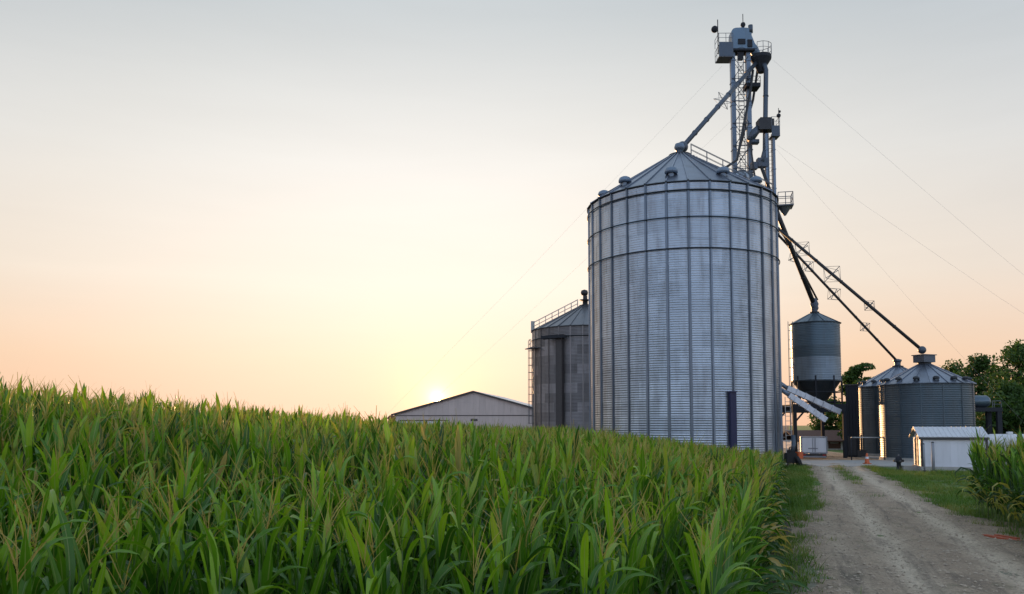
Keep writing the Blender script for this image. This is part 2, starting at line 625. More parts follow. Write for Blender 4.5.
pad = MB()
pad.prism([(23.4, 61.5), (43.0, 61.5), (43.0, 84.0), (34.5, 84.0), (34.0, 72.0), (23.4, 70.5)], -0.1, 0.09)
tag(pad.build('concrete_pad', M['concrete']), kind='structure')
yard = MB()
yard.prism([(24.0, 70.0), (34.5, 71.0), (40.0, 110.0), (24.0, 110.0)], -0.1, 0.05)
tag(yard.build('gravel_yard', M['road']), kind='structure')


# ------------------------------------------------------------------ grain bins
def arc_sheet(R, da, h, waves, amp, seg, mat, per=4):
    """one corrugated wall sheet: laps over its neighbour on one side and over the sheet below"""
    nz = waves * per
    vs, fs = [], []
    for j in range(nz + 1):
        z = -0.02 + (h + 0.02) * j / nz
        w = amp * math.sin(2 * math.pi * waves * j / nz) + 0.006 * (1 - j / nz)
        for k in range(seg + 1):
            t = k / seg
            a = -da / 2 + da * 1.02 * t
            r = R + w + 0.010 * t
            vs.append((r * math.cos(a), r * math.sin(a), z))
    m = seg + 1
    for j in range(nz):
        for k in range(seg):
            fs.append((j * m + k, j * m + k + 1, (j + 1) * m + k + 1, (j + 1) * m + k))
    b = MB().add(vs, fs)
    return b.mesh('wall_sheet', mat, True)


def grain_bin(root, R, eave, nsheet, nring, roof_h, npanel, cap_r, mats, nstiff=0, stiff_w=0.16, stiff_d=0.09, waves=7, amp=0.02,
              rings=(), ring_r=0.06, phase=0.0, nvent=0, vent_r=0.84, vent_s=1.0, band=None, z0=0.0, overhang=0.14):
    h = (eave - z0) / nring
    da = 2 * math.pi / nsheet
    me = arc_sheet(R, da, h, waves, amp, max(4, int(round(math.degrees(da) / 3))), mats['sheet'])
    alt = {}
    for j in range(nring):
        m_use = me
        if band and j in band:
            if band[j] not in alt:
                c = me.copy()
                c.materials[0] = M[band[j]]
                alt[band[j]] = c
            m_use = alt[band[j]]
        for k in range(nsheet):
            inst('wall_sheet', m_use, root, (0, 0, z0 + j * h), (0, 0, phase + da * (k + 0.5 * (j % 2))))
    if nstiff:
        w, d = stiff_w / 2, stiff_d
        prof = [(0.005, -w), (0.012, -w * 0.55), (d, -w * 0.42), (d, w * 0.42), (0.012, w * 0.55), (0.005, w)]
        n = len(prof)
        b = MB()
        b.add([(R + amp + a, y, z) for z in (z0, eave) for a, y in prof], [(i, i + 1, n + i + 1, n + i) for i in range(n - 1)])
        ms = b.mesh('stiffener', mats['rib'])
        for k in range(nstiff):
            inst('stiffener', ms, root, (0, 0, 0), (0, 0, phase + 2 * math.pi * (k + 0.5) / nstiff))
    for z in rings:
        n = 96
        b = MB()
        rr = R + amp + stiff_d + ring_r
        b.lathe([(rr + ring_r * math.cos(a), z + ring_r * 1.3 * math.sin(a)) for a in np.linspace(0, 2 * math.pi, 9)], n)
        b.build('wind_ring', M['ring'], root, True)
    # eave ring
    b = MB()
    b.lathe([(R + 0.01, eave - 0.05), (R + overhang, eave - 0.05), (R + overhang, eave + 0.03), (R + 0.01, eave + 0.05)], 72)
    b.build('eave_ring', M['ring'], root)
    # roof panels, each with a standing rib on one side
    dp = 2 * math.pi / npanel
    r0, r1 = R + overhang + 0.06, cap_r
    b = MB()
    seg = 3
    for rr, zz in ((r0, eave - 0.02), (r1, eave + roof_h)):
        for k in range(seg + 1):
            a = -dp / 2 + dp * k / seg
            b.v.append((rr * math.cos(a), rr * math.sin(a), zz))
    b.f += [(k, k + 1, seg + 1 + k + 1, seg + 1 + k) for k in range(seg)]
    rw, rh = 0.045 * (R / 6) ** 0.5, 0.10 * (R / 6) ** 0.5
    ca, sa = math.cos(-dp / 2), math.sin(-dp / 2)
    p = Vector((r0 * ca, r0 * sa, eave - 0.01 + rh * 0.3))
    q = Vector((r1 * ca, r1 * sa, eave + roof_h + rh * 0.2))
    b.beam(p, q, rw * 2, rh)
    mp = b.mesh('roof_panel', mats['roof'])
    for k in range(npanel):
        inst('roof_panel', mp, root, (0, 0, 0), (0, 0, phase + dp * k))
    b = MB()
    zt = eave + roof_h
    b.lathe([(cap_r + 0.10, zt - 0.10), (cap_r + 0.12, zt + 0.10), (cap_r * 0.8, zt + 0.14), (cap_r * 0.45, zt + 0.3), (0.001, zt + 0.32)], 24)
    b.build('roof_cap', mats['cap'], root)
    if nvent:
        b = MB()
        s = vent_s
        b.lathe([(0.24 * s, -0.25), (0.24 * s, 0.30 * s)], 12)
        b.build
        neck = b.mesh('neck', mats['rib'], True)
        hd = MB()
        hd.lathe([(0.30 * s, 0.16 * s), (0.50 * s, 0.18 * s), (0.50 * s, 0.34 * s), (0.42 * s, 0.52 * s), (0.24 * s, 0.62 * s), (0.001, 0.66 * s)], 14)
        hood = hd.mesh('hood', mats['vent'], True)
        for k in range(nvent):
            a = 2 * math.pi * k / nvent
            rv = R * vent_r
            zv = eave + roof_h * (R + overhang - rv) / (R + overhang - cap_r)
            nk = inst('roof_vent', neck, root, (rv * math.cos(a), rv * math.sin(a), zv))
            inst('hood', hood, nk)


def railing(b, pts, h=1.0, r=0.03, posts=True, mid=True):
    pts = [Vector(p) for p in pts]
    up = Vector((0, 0, h))
    b.tube([p + up for p in pts], r, 5)
    if mid:
        b.tube([p + up * 0.5 for p in pts], r * 0.8, 5)
    if posts:
        for p in pts:
            b.tube([p, p + up], r, 5)


def ladder(b, p, q, w, step=0.4, r=0.03, side=(1, 0, 0)):
    p, q = Vector(p), Vector(q)
    s = Vector(side).normalized() * w / 2
    b.tube([p - s, q - s], r, 5)
    b.tube([p + s, q + s], r, 5)
    n = max(2, int((q - p).length / step))
    for i in range(1, n):
        c = p.lerp(q, i / n)
        b.tube([c - s, c + s], r * 0.7, 4, False)


GM = dict(sheet=M['galv'], rib=M['galv_rib'], roof=M['galv_roof'], cap=M['ring'], vent=M['casing'])
# the big silo
BX, BY, BR = 12.41 * K, 57.96 * K, 6.70 * K
BE = 18.63 * K
big = thing('grain_silo', 'tall corrugated steel grain silo, the largest, rising straight behind the corn', 'silo', (BX, BY, 0))
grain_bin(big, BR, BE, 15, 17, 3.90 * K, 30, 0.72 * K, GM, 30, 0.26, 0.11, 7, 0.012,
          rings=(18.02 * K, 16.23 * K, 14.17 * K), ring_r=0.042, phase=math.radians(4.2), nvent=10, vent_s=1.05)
b = MB()
b.lathe([(BR + 0.45, -0.2), (BR + 0.45, 0.35), (BR - 0.3, 0.36)], 60)
b.build('foundation', M['concrete'], big)
# navy cover strip low on the wall
th = math.radians(-75.5)
b = MB()
c0 = Vector((math.cos(th), math.sin(th), 0))
b.box(c0 * (BR + 0.22) + Vector((0, 0, 3.2)), (0.30, 0.50, 5.0), rz=th)
b.box(c0 * (BR + 0.25) + Vector((0, 0, 5.72)), (0.40, 0.60, 0.10), rz=th)
b.build('conduit_cover', M['navy'], big)
# roof stair handrail
b = MB()
zr = lambda r: BE + 3.90 * K * (BR + 0.14 - r) / (BR + 0.14 - 0.72 * K)
ang = math.radians(-20)
for da_ in (-0.05, 0.05):
    pts = [Vector((r * math.cos(ang + da_ * 3 / r), r * math.sin(ang + da_ * 3 / r), zr(r) + 0.06)) for r in np.linspace(1.0, BR - 0.3, 6)]
    railing(b, pts, 1.0, 0.03)
b.build('roof_handrail', M['rail'], big)
b = MB()
for r in np.linspace(1.2, BR - 0.3, 26):
    b.box((r * math.cos(ang), r * math.sin(ang), zr(r) + 0.09), (0.16, 0.6, 0.04), rz=ang)
b.build('roof_steps', M['rail'], big)
# inlet collar on the cap
b = MB()
zt = BE + 3.90 * K
b.lathe([(0.30, zt + 0.2), (0.30, zt + 0.5), (0.40, zt + 0.55), (0.48, zt + 0.8), (0.38, zt + 1.1), (0.001, zt + 1.2)], 16)
b.build('inlet_collar', M['casing'], big, True)
# small service balcony at the eave on the right
b = MB()
pa = math.radians(-12)
pc = Vector((math.cos(pa), math.sin(pa), 0)) * (BR + 0.72) + Vector((0, 0, at(781, 209, 57).z))
b.box(pc, (1.3, 1.5, 0.10), rz=pa)
b.lathe([(0.10, -0.75), (0.55, -0.05)], 8, pc)
cs = [pc + Matrix.Rotation(pa, 3, 'Z') @ Vector(v) for v in ((-.6, -.7, 0), (0, -.7, 0), (.6, -.7, 0), (.6, 0, 0), (.6, .7, 0), (-.6, .7, 0))]
railing(b, cs, 1.1, 0.035)
b.build('service_balcony', M['rail'], big)

# the silo behind, half hidden by the big one
d2 = 90
c2 = at(586, 425, d2)
R2 = px(53.2, d2)
E2 = at(586, 331.5, d2).z
sil2 = thing('grain_silo', 'lower weathered silo behind the tallest one, with a caged ladder on its left', 'silo', (c2.x, c2.y, 0))
G2 = dict(sheet=M['galv_old'], rib=M['galv_old'], roof=M['roof_dull'], cap=M['ring'], vent=M['casing'])
grain_bin(sil2, R2, E2, 14, 13, at(586, 309, d2).z - E2 + .4, 28, 0.7, G2, 28, 0.16, 0.08, 7, 0.02, rings=(E2 - 1.3,), ring_r=0.04, phase=0.2, nvent=0)
b = MB()
zt = at(586, 309, d2).z + .4
b.lathe([(0.35, zt + 0.2), (0.35, zt + 0.7), (0.75, zt + 0.75), (0.75, zt + 0.85), (0.3, zt + 0.9), (0.3, zt + 1.4)], 14)
b.lathe([(0.001, zt + 1.35), (0.42, zt + 1.5), (0.5, zt + 1.8), (0.42, zt + 2.1), (0.001, zt + 2.25)], 14, (-0.1, 0, 0))
b.build('inlet_head', M['spout_dark'], sil2, True)
# dark downpipe housing on its wall
b = MB()
a2 = math.radians(-121.0)
cc = Vector((math.cos(a2), math.sin(a2), 0))
b.box(cc * (R2 + 0.38) + Vector((0, 0, (E2 - 1.6) / 2)), (0.6, 0.85, E2 - 1.6), rz=a2)
b.build('elevator_trunk', M['trim'], sil2)
b = MB()
b.box(cc * (R2 + 0.42) + Vector((-0.75, 0, E2 - 1.45)), (0.9, 3.2, 0.4), rz=a2)
b.build('trunk_hood', M['steel_dark'], sil2)
# caged ladder + landing on the left flank
b = MB()
al = math.radians(197)
lc = Vector((math.cos(al), math.sin(al), 0))
sd = (-lc.y, lc.x, 0)
ladder(b, lc * (R2 + 0.35) + Vector((0, 0, 2.2)), lc * (R2 + 0.35) + Vector((0, 0, E2 - 2.2)), 0.5, 0.42, 0.035, sd)
for z in np.arange(3.4, E2 - 2.6, 0.95):
    pts = [lc * (R2 + 0.35 + 0.62 * math.sin(t)) + Vector(sd) * (0.42 * math.cos(t)) + Vector((0, 0, z)) for t in np.linspace(0, math.pi, 8)]
    b.tube(pts, 0.028, 4)
for t in (0.5, 1.2, 1.94, 2.64):
    q = lc * (R2 + 0.35 + 0.62 * math.sin(t)) + Vector(sd) * (0.42 * math.cos(t))
    b.tube([q + Vector((0, 0, 3.4)), q + Vector((0, 0, E2 - 2.7))], 0.024, 4)
b.build('caged_ladder', M['rail'], sil2)
b = MB()
b.box(lc * (R2 + 0.55) + Vector((0.6, 0, E2 - 2.5)), (2.2, 2.6, 0.10), rz=al)
railing(b, [lc * (R2 + 1.0) + Vector(sd) * s + Vector((0.4 if s < 0 else 0, 0, E2 - 2.5)) for s in (-1.2, -0.4, 0.4, 1.2)], 1.1, 0.03)
b.build('landing', M['rail'], sil2)
b = MB()
zr2 = lambda r: E2 + (zt - E2) * (R2 + 0.14 - r) / (R2 + 0.14 - 0.7)
ar = math.radians(185)
pts = [Vector((r * math.cos(ar), r * math.sin(ar), zr2(r))) for r in np.linspace(R2, 1.0, 8)]
railing(b, pts, 1.05, 0.032)
pts = [p + Vector((0, 0.8, 0)) for p in pts]
railing(b, pts, 1.05, 0.032)
b.box((R2 * math.cos(ar), 0, E2 + 0.6), (0.5, 0.9, 1.5))
b.build('roof_handrail', M['rail_pale'], sil2)

# two low bins at the right
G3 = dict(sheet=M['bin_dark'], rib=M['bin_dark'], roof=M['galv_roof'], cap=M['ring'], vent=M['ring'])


def low_bin(label, u, d, hw, v_eave, v_apex, top_v, box):
    c = at(u, 425, d)
    R = px(hw, d)
    e = at(u, v_eave, d).z
    rt = thing('grain_bin', label, 'grain bin', (c.x, c.y, 0.09), group='low round bins by the white shed')
    rh = at(u, v_apex, d).z - e
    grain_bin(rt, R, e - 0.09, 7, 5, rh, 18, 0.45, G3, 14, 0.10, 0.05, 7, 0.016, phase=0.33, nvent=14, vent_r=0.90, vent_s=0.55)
    zt = e - 0.09 + rh
    b = MB()
    if box:
        b.box((0, 0, zt + 0.45), (1.35, 1.2, 0.62), rz=0.35)
        b.box((0, 0, zt + 0.80), (1.55, 1.4, 0.07), rz=0.35)
    else:
        b.lathe([(0.3, zt), (0.3, zt + 0.5), (0.42, zt + 0.6), (0.42, zt + 0.75), (0.1, zt + 0.85)], 12)
    b.build('fill_box', M['spout'], rt)
    b = MB()
    b.lathe([(R + 0.15, -0.05), (R + 0.15, 0.22), (R - 0.2, 0.23)], 40)
    b.build('foundation', M['concrete'], rt)
    b = MB()
    a = math.radians(-112)
    b.box((math.cos(a) * (R + 0.1), math.sin(a) * (R + 0.1), 1.5), (0.16, 0.9, 1.6), rz=a)
    b.build('access_door', M['bin_band'], rt)
    return rt, c, zt + 0.09


binA, cA, zA = low_bin('low round steel bin nearest the white shed, boxy cap on its ribbed roof', 926.5, 61, 42.5, 385, 364, 352, True)
binB, cB, zB = low_bin('low round steel bin half hidden behind the boxy-capped one, left edge glowing orange', 899.5, 70, 38.5, 387, 367, 362, False)

# hopper bin on legs
dh_ = 68
ch = at(817.5, 425, dh_)
Rh = px(23.3, dh_)
eh, zb = at(817.5, 324.5, dh_).z, at(817.5, 381, dh_).z
hop = thing('hopper_bin', 'round steel hopper bin raised on legs above the dark drive-through frame', 'hopper bin', (ch.x, ch.y, 0.05))
G4 = dict(sheet=M['bin_mid'], rib=M['bin_mid'], roof=M['bin_mid'], cap=M['ring'], vent=M['ring'])
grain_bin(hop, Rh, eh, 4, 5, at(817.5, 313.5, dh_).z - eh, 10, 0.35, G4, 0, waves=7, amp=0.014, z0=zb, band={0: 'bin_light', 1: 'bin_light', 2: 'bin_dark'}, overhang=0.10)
b = MB()
zc = at(817.5, 409, dh_).z
b.lathe([(Rh + 0.02, zb + 0.02), (Rh + 0.05, zb - 0.12), (Rh * 0.97, zb - 0.15), (0.42, zc), (0.42, zc - 0.35)], 32)
b.build('hopper_cone', M['bin_band'], hop, False)
for k in range(8):
    a = math.pi / 8 + k * math.pi / 4
    b = MB()
    q = Vector((Rh * math.cos(a), Rh * math.sin(a), 0))
    b.beam(q + Vector((0, 0, zb + 0.4)), q + Vector((0, 0, at(818, 404, 65).z)), 0.14, 0.14)
    b.build('leg', M['steel_dark'], hop)
b = MB()
for z in (zb - 1.2, zb - 2.2):
    pts = [Vector((Rh * math.cos(math.pi / 8 + k * math.pi / 4), Rh * math.sin(math.pi / 8 + k * math.pi / 4), z)) for k in range(9)]
    for p, q in zip(pts, pts[1:]):
        b.beam(p, q, 0.09, 0.09)
b.build('leg_bracing', M['steel_dark'], hop)
b = MB()
ladder(b, (-Rh - 0.32, -0.5, 2.4), (-Rh - 0.32, -0.5, eh + 0.2), 0.45, 0.9, 0.035, (1, 0, 0))
for z in np.arange(zb, eh, 1.6):
    b.tube([(-Rh - 0.2, -0.5, z), (-Rh + 0.1, -0.3, z)], 0.03, 4)
b.build('ladder', M['rail'], hop)
b = MB()
zt = at(817.5, 313.5, dh_).z
b.lathe([(0.3, zt + .1), (0.3, zt + 0.5), (0.42, zt + 0.9), (0.2, zt + 1.5)], 12)
b.build('inlet_neck', M['spout'], hop, True)

# ------------------------------------------------------------------ bucket elevators
dt = 69
YT = dt * K


def elevator_main():
    t = thing('bucket_elevator', 'tall pale bucket elevator tower with ladder, highest point above the big silo', 'elevator', (at(740, 425, dt).x, YT, 0))
    o = t.location
    L = lambda u, v, dd=0: at(u, v, dt) - o + Vector((0, dd, 0))
    ztop = L(740, 50).z
    for u, w in ((733.5, 0.44), (749.0, 0.44)):
        b = MB()
        x = L(u, 120).x
        b.box((x, 0, ztop / 2), (w, 0.55, ztop))
        for z in np.arange(3, ztop, 2.4):
            b.box((x, 0, z), (w + 0.10, 0.65, 0.10))
        b.build('leg_casing', M['casing'], t)
    b = MB()
    xa, xb = L(733.5, 120).x, L(748.6, 120).x
    ladder(b, ((xa + xb) / 2, -0.30, 0.2), ((xa + xb) / 2, -0.30, ztop), 0.55, 0.38, 0.04)
    ladder(b, ((xa + xb) / 2, 0.28, 0.2), ((xa + xb) / 2, 0.28, ztop), 0.9, 0.9, 0.03)
    for z in np.arange(2.5, ztop, 1.25):
        pts = [Vector(((xa + xb) / 2 + 0.40 * math.cos(a), -0.32 - 0.55 * math.sin(a), z)) for a in np.linspace(0, math.pi, 7)]
        b.tube(pts, 0.025, 4)
    b.build('ladder', M['rail'], t)
    b = MB()
    for i_, z in enumerate(np.arange(1.0, ztop - 2.4, 2.4)):
        for yy in (-0.3, 0.3):
            b.tube([(xa, yy, z), (xb, yy, z + 2.4)], 0.03, 4)
            b.tube([(xb, yy, z), (xa, yy, z + 2.4)], 0.03, 4)
        b.beam((xa - 0.2, -0.34, z), (xb + 0.2, -0.34, z), 0.07, 0.07)
    b.build('cross_bracing', M['spout'], t)
    # head section: rounded hood over both legs
    b = MB()
    x0, x1 = L(730.5, 50).x, L(752, 50).x
    zh0, zh1 = L(740, 51).z, L(740, 30).z
    n = 10
    prof = [(x0 + 0.1, zh0)]
    for i in range(n + 1):
        a = math.pi - math.pi * i / n
        ca_, sa_ = math.cos(a), math.sin(a)
        prof.append(((x0 + x1) / 2 - 0.1 + (x1 - x0) * 0.47 * math.copysign(abs(ca_) ** 0.5, ca_), zh0 + (zh1 - zh0) * (0.62 + 0.38 * sa_ ** 0.6)))
    prof.append((x1 + 0.35, zh0 + 0.05))
    m_ = len(prof)
    b.add([(x, y, z) for y in (-0.55, 0.55) for x, z in prof],
          [tuple(range(m_)), tuple(range(2 * m_ - 1, m_ - 1, -1))] + [(i, i + 1, m_ + i + 1, m_ + i) for i in range(m_ - 1)] + [(m_ - 1, 0, m_, 2 * m_ - 1)])
    hd = b.build('head', M['head'], t)
    b = MB()
    b.box(((x0 + x1) / 2 - 0.1, -0.60, zh0 + 0.75), (0.75, 0.08, 0.55))
    b.box(((x0 + x1) / 2 + 0.75, -0.60, zh0 + 0.55), (0.5, 0.08, 0.8))
    b.build('inspection_hatch', M['steel_dark'], hd)
    b = MB()
    b.lathe([(0.001, -0.4), (0.24, -0.4), (0.24, 0.4), (0.001, 0.4)], 12)
    b.build('motor', M['spout'], t, True, loc=((x0 + x1) / 2 + 0.9, -0.4, zh1 - 0.1))
    # bearing band under the head
    b = MB()
    b.box(((x0 + x1) / 2, 0, zh0 - 0.12), (x1 - x0 + 0.2, 1.3, 0.22))
    b.box(((xa + xb) / 2, -0.2, zh0 - 0.7), (0.5, 0.5, 0.7))
    b.build('head_band', M['steel_dark'], t)
    # left service platform with a guard panel
    b = MB()
    p0, p1 = L(717, 60), L(731, 60)
    b.box(((p0.x + p1.x) / 2, -0.1, L(720, 60).z), (p1.x - p0.x, 1.6, 0.12))
    b.build('platform', M['rail'], t)
    b = MB()
    zlo, zhi = L(720, 60).z, L(720, 46).z
    b.box(((p0.x + p1.x) / 2, -0.92, (zlo + zhi) / 2), (p1.x - p0.x, 0.04, zhi - zlo))
    b.build('guard_panel', M['spout'], t)
    b = MB()
    railing(b, [(p1.x, -0.9, zhi), ((p0.x + p1.x) / 2, -0.9, zhi), (p0.x, -0.9, zhi), (p0.x, 0.7, zhi)], 0.95, 0.03)
    railing(b, [(p0.x, -0.9, zlo), (p0.x, 0.0, zlo), (p0.x, 0.7, zlo)], 1.2, 0.03)
    b.build('platform_rail', M['rail'], t)
    # beacons
    b = MB()
    q = L(712.5, 33.5)
    b.lathe([(0.36 * math.sin(a) + 1e-4, -0.36 * math.cos(a)) for a in np.linspace(0, math.pi, 9)], 14, (q.x, -0.9, q.z))
    b.tube([(p0.x - .1, -0.9, zlo + 0.2), (p0.x - .1, -0.9, L(714, 24).z)], 0.05, 6)
    b.tube([(q.x, -0.9, q.z), (p0.x - .1, -0.9, q.z)], 0.05, 6)
    b.build('beacon', M['steel_dark'], t, True)
    b = MB()
    q = L(743, 25)
    b.lathe([(0.001, -0.45), (0.12, -0.3), (0.27, 0), (0.2, 0.22), (0.001, 0.32)], 10, q)
    b.tube([(q.x, 0, zh1 - 0.3), (q.x, 0, L(743, 14).z)], 0.04, 6)
    b.build('antenna', M['steel_dark'], t, True)
    # distributor and its round gallery
    b = MB()
    q = L(761, 62)
    rr = px(10.5, dt)
    b.lathe([(0.001, -1.2), (0.35, -1.15), (rr * 0.62, -0.35), (rr, 0.28), (rr, 0.62), (rr * 0.5, 0.75), (0.001, 0.8)], 14, q)
    b.build('distributor', M['steel_dark'], t)
    b = MB()
    pts = [q + Vector((rr * 1.02 * math.cos(a), rr * 1.02 * math.sin(a), 0.62)) for a in np.linspace(-2.2, 2.2, 9)]
    railing(b, pts, 1.15, 0.03)
    b.build('gallery_rail', M['rail'], t)
    b = MB()
    b.tube([L(750, 46), L(754, 50), L(758, 58)], [0.55, 0.48, 0.42], 10)
    b.build('discharge_spout', M['head'], t, True)
    # mid landing
    b = MB()
    q0, q1 = L(744, 88), L(758, 88)
    b.box(((q0.x + q1.x) / 2, -0.2, q0.z), (q1.x - q0.x, 1.4, 0.4))
    railing(b, [(q0.x, -0.85, q0.z), (q1.x, -0.85, q0.z), (q1.x, 0.5, q0.z)], 0.9, 0.03)
    b.build('mid_landing', M['steel_dark'], t)
    b = MB()
    q0 = L(741, 178)
    b.lathe([(0.001, -0.8), (0.9, -0.7), (0.9, 0.2), (0.5, 0.7), (0.001, 0.8)], 10, q0)
    b.build('boot_hopper', M['galv'], t, True)
    return t


elevator_main()
de = 67


def elevator_small():
    t = thing('bucket_elevator', 'shorter bucket elevator right of the tall tower, dark head with a guarded platform', 'elevator', (at(769, 425, de).x, de * K, 0))
    o = t.location
    L = lambda u, v: at(u, v, de) - o
    zt = L(769, 134).z
    for u in (766.5, 773.2):
        b = MB()
        x = L(u, 150).x
        b.box((x, 0, zt / 2), (0.30, 0.42, zt))
        for z in np.arange(3, zt, 2.0):
            b.box((x, 0, z), (0.37, 0.5, 0.09))
        b.build('leg_casing', M['casing'], t)
    b = MB()
    x = L(769.9, 150).x
    ladder(b, (x, -0.3, 0.2), (x, -0.3, zt), 0.42, 0.4, 0.03)
    b.build('ladder', M['rail'], t)
    b = MB()
    a_, c_ = L(757.5, 131), L(772.5, 120.5)
    b.box(((a_.x + c_.x) / 2, 0, (a_.z + c_.z) / 2), (c_.x - a_.x, 1.1, c_.z - a_.z))
    b.box(((a_.x + c_.x) / 2, 0, c_.z + 0.08), ((c_.x - a_.x) * 0.75, 0.9, 0.2))
    b.build('head', M['spout_dark'], t)
    b = MB()
    p0, p1 = L(770, 137.5), L(778, 127.5)
    b.box(((p0.x + p1.x) / 2, -0.55, (p0.z + p1.z) / 2), (p1.x - p0.x, 0.05, p1.z - p0.z))
    b.box(((p0.x + p1.x) / 2, 0.0, p0.z), (p1.x - p0.x, 1.2, 0.1))
    b.build('guard_panel', M['spout'], t)
    b = MB()
    railing(b, [(p0.x, -0.55, p1.z), (p1.x, -0.55, p1.z), (p1.x, 0.55, p1.z)], 0.9, 0.028)
    b.build('platform_rail', M['rail'], t)
    b = MB()
    q = L(777, 117.5)
    b.lathe([(0.22 * math.sin(a) + 1e-4, -0.22 * math.cos(a)) for a in np.linspace(0, math.pi, 8)], 10, (q.x, -0.5, q.z))
    b.lathe([(0.14 * math.sin(a) + 1e-4, -0.14 * math.cos(a)) for a in np.linspace(0, math.pi, 7)], 8, (q.x + 0.1, -0.5, q.z + 0.42))
    b.tube([(q.x, -0.5, p1.z), (q.x, -0.5, L(776, 110).z)], 0.035, 5)
    b.build('beacon', M['steel_dark'], t, True)
    b = MB()
    b.tube([L(760, 127), L(755, 132), L(749.5, 141)], [0.34, 0.42, 0.36], 8)
    b.box(L(754, 142), (0.9, 0.6, 0.4))
    b.build('discharge_spout', M['spout'], t, True)
    b = MB()
    b.box(L(762, 163), (1.0, 0.7, 0.9))
    b.box(L(754, 166), (0.6, 0.6, 0.7))
    b.build('transfer_box', M['spout'], t)
    return t


elevator_small()


def spout(name, label, pts, r, mat, collars=True, brace=None, ends=None):
    t = thing(name, label, 'spout', pts[0])
    o = Vector(pts[0])
    P = [Vector(p) - o for p in pts]
    b = MB()
    b.tube(P, r, 10)
    if collars:
        for p, q in zip(P, P[1:]):
            n = int((q - p).length / 3.0)
            d = (q - p).normalized()
            for i in range(1, n):
                c = p.lerp(q, i / n)
                b.tube([c - d * 0.05, c + d * 0.05], r * 1.22, 10)
    b.build('pipe', mat, t, True)
    for (u_, sz) in brace or ():
        # truss kicker: a cross arm on the pipe with stay rods to both sides
        p, q = P[0], P[-1]
        c = p.lerp(q, u_)
        d = (q - p).normalized()
        s1 = d.cross(Vector((0, 1, 0))).normalized()
        s2 = d.cross(s1).normalized()
        b = MB()
        for s in (s1 + s2 * 0.5, s1 - s2 * 0.5):
            s = s.normalized() * sz
            b.tube([c - s, c + s], 0.035, 5)
            for e in (-1, 1):
                b.tube([c + s * e, c + d * sz * 1.1 * e], 0.018, 4)
                b.tube([c + s * e, c - d * sz * 1.1 * e], 0.018, 4)
        b.build('stay_truss', M['rail'], t)
    if ends:
        b = MB()
        c = P[-1]
        b.lathe([(ends * math.sin(a) + 1e-4, -ends * math.cos(a)) for a in np.linspace(0, math.pi, 9)], 14, c)
        b.build('end_elbow', M['spout'], t, True)
    return t


spout('grain_spout', 'blue-grey spout slanting from the tower top down to the big silo peak',
      [at(757, 62, dt), at(682.5, 147, 58.2)], 0.22, M['spout'], True, [(0.50, 0.95)], 0.5)
spout('grain_spout', 'straight vertical spout hanging under the tower gallery, right of the ladder',
      [at(764, 64, dt - .5), at(766, 70, dt - .5), at(765.0, 150, 67.2), at(762, 162, 66.8)], 0.24, M['spout'])
spout('grain_spout', 'dark spout crossing behind the tower ladder from gallery to roof, upper of the pair',
      [at(757.5, 70, dt + .9), at(753, 100, dt + .9), at(731, 178, dt + .9)], 0.13, M['spout_dark'])
spout('grain_spout', 'dark spout crossing the tower legs, lower of the parallel pair',
      [at(753, 70, dt - .9), at(750.5, 90, dt - .9), at(737, 160, 66.5), at(722, 170, 64.5)], 0.13, M['spout_dark'])
spout('grain_spout', 'thin dark spout dropping between the two elevators onto the silo roof',
      [at(750, 141, 66.5), at(756, 186, 65.5)], 0.09, M['spout_dark'])
spout('grain_spout', 'dark spout running down right from the short elevator box behind the silo',
      [at(761, 166, 66.8), at(772, 196, 66.8)], 0.16, M['spout_dark'])
spout('grain_spout', 'thick dark spout from the silo side down to the hopper bin top',
      [at(772, 198, 66.5), at(778.5, 216, 66.6), at(815.5, 308, 68)], 0.23, M['spout_dark'], True, None, 0.3)
spout('grain_spout', 'thin dark spout beside the thick one, meeting it above the hopper bin',
      [at(768, 215, 66.5), at(784, 236, 66.8), at(817.5, 300, 68.2)], 0.10, M['spout_dark'], True, [(0.5, 0.5)])
spout('grain_spout', 'long dark spout, upper of two, ending at the boxy-capped bin',
      [at(768, 220, 66.5), at(922, 350, 61)], 0.155, M['spout_dark'], True, [(0.24, 0.9), (0.44, 1.0), (0.68, 0.6)], 0.36)
spout('grain_spout', 'long dark spout, lower of two, ending at the half hidden rear bin',
      [at(768, 224, 67), at(898, 362, 70)], 0.13, M['spout_dark'], True, [(0.30, 0.7), (0.50, 0.8), (0.74, 0.6)], 0.28)


def guy(label, p, q):
    o = MB().tube([p, Vector(p).lerp(Vector(q), 0.5) - Vector((0, 0, 0.4)), q], 0.0065, 4).build('guy_wire', M['wire'])
    tag(o, label, 'cable')


guy('faint guy wire running right from the tower gallery, the highest one', at(773, 60, dt), at(1250, 462, 58))
guy('faint guy wire running right from the short elevator head', at(777, 145, de), at(1250, 461, 60))
guy('faint guy wire dropping steeply right between the spouts and the sky edge', at(777, 150, de), at(1055, 456, 69))
guy('faint guy wire running left from below the tower platform past the silo peak', at(722, 66, dt), at(352, 450, 86))
guy('faint guy wire running left low across the sky toward the barn', at(732, 120, dt), at(390, 440, 100))


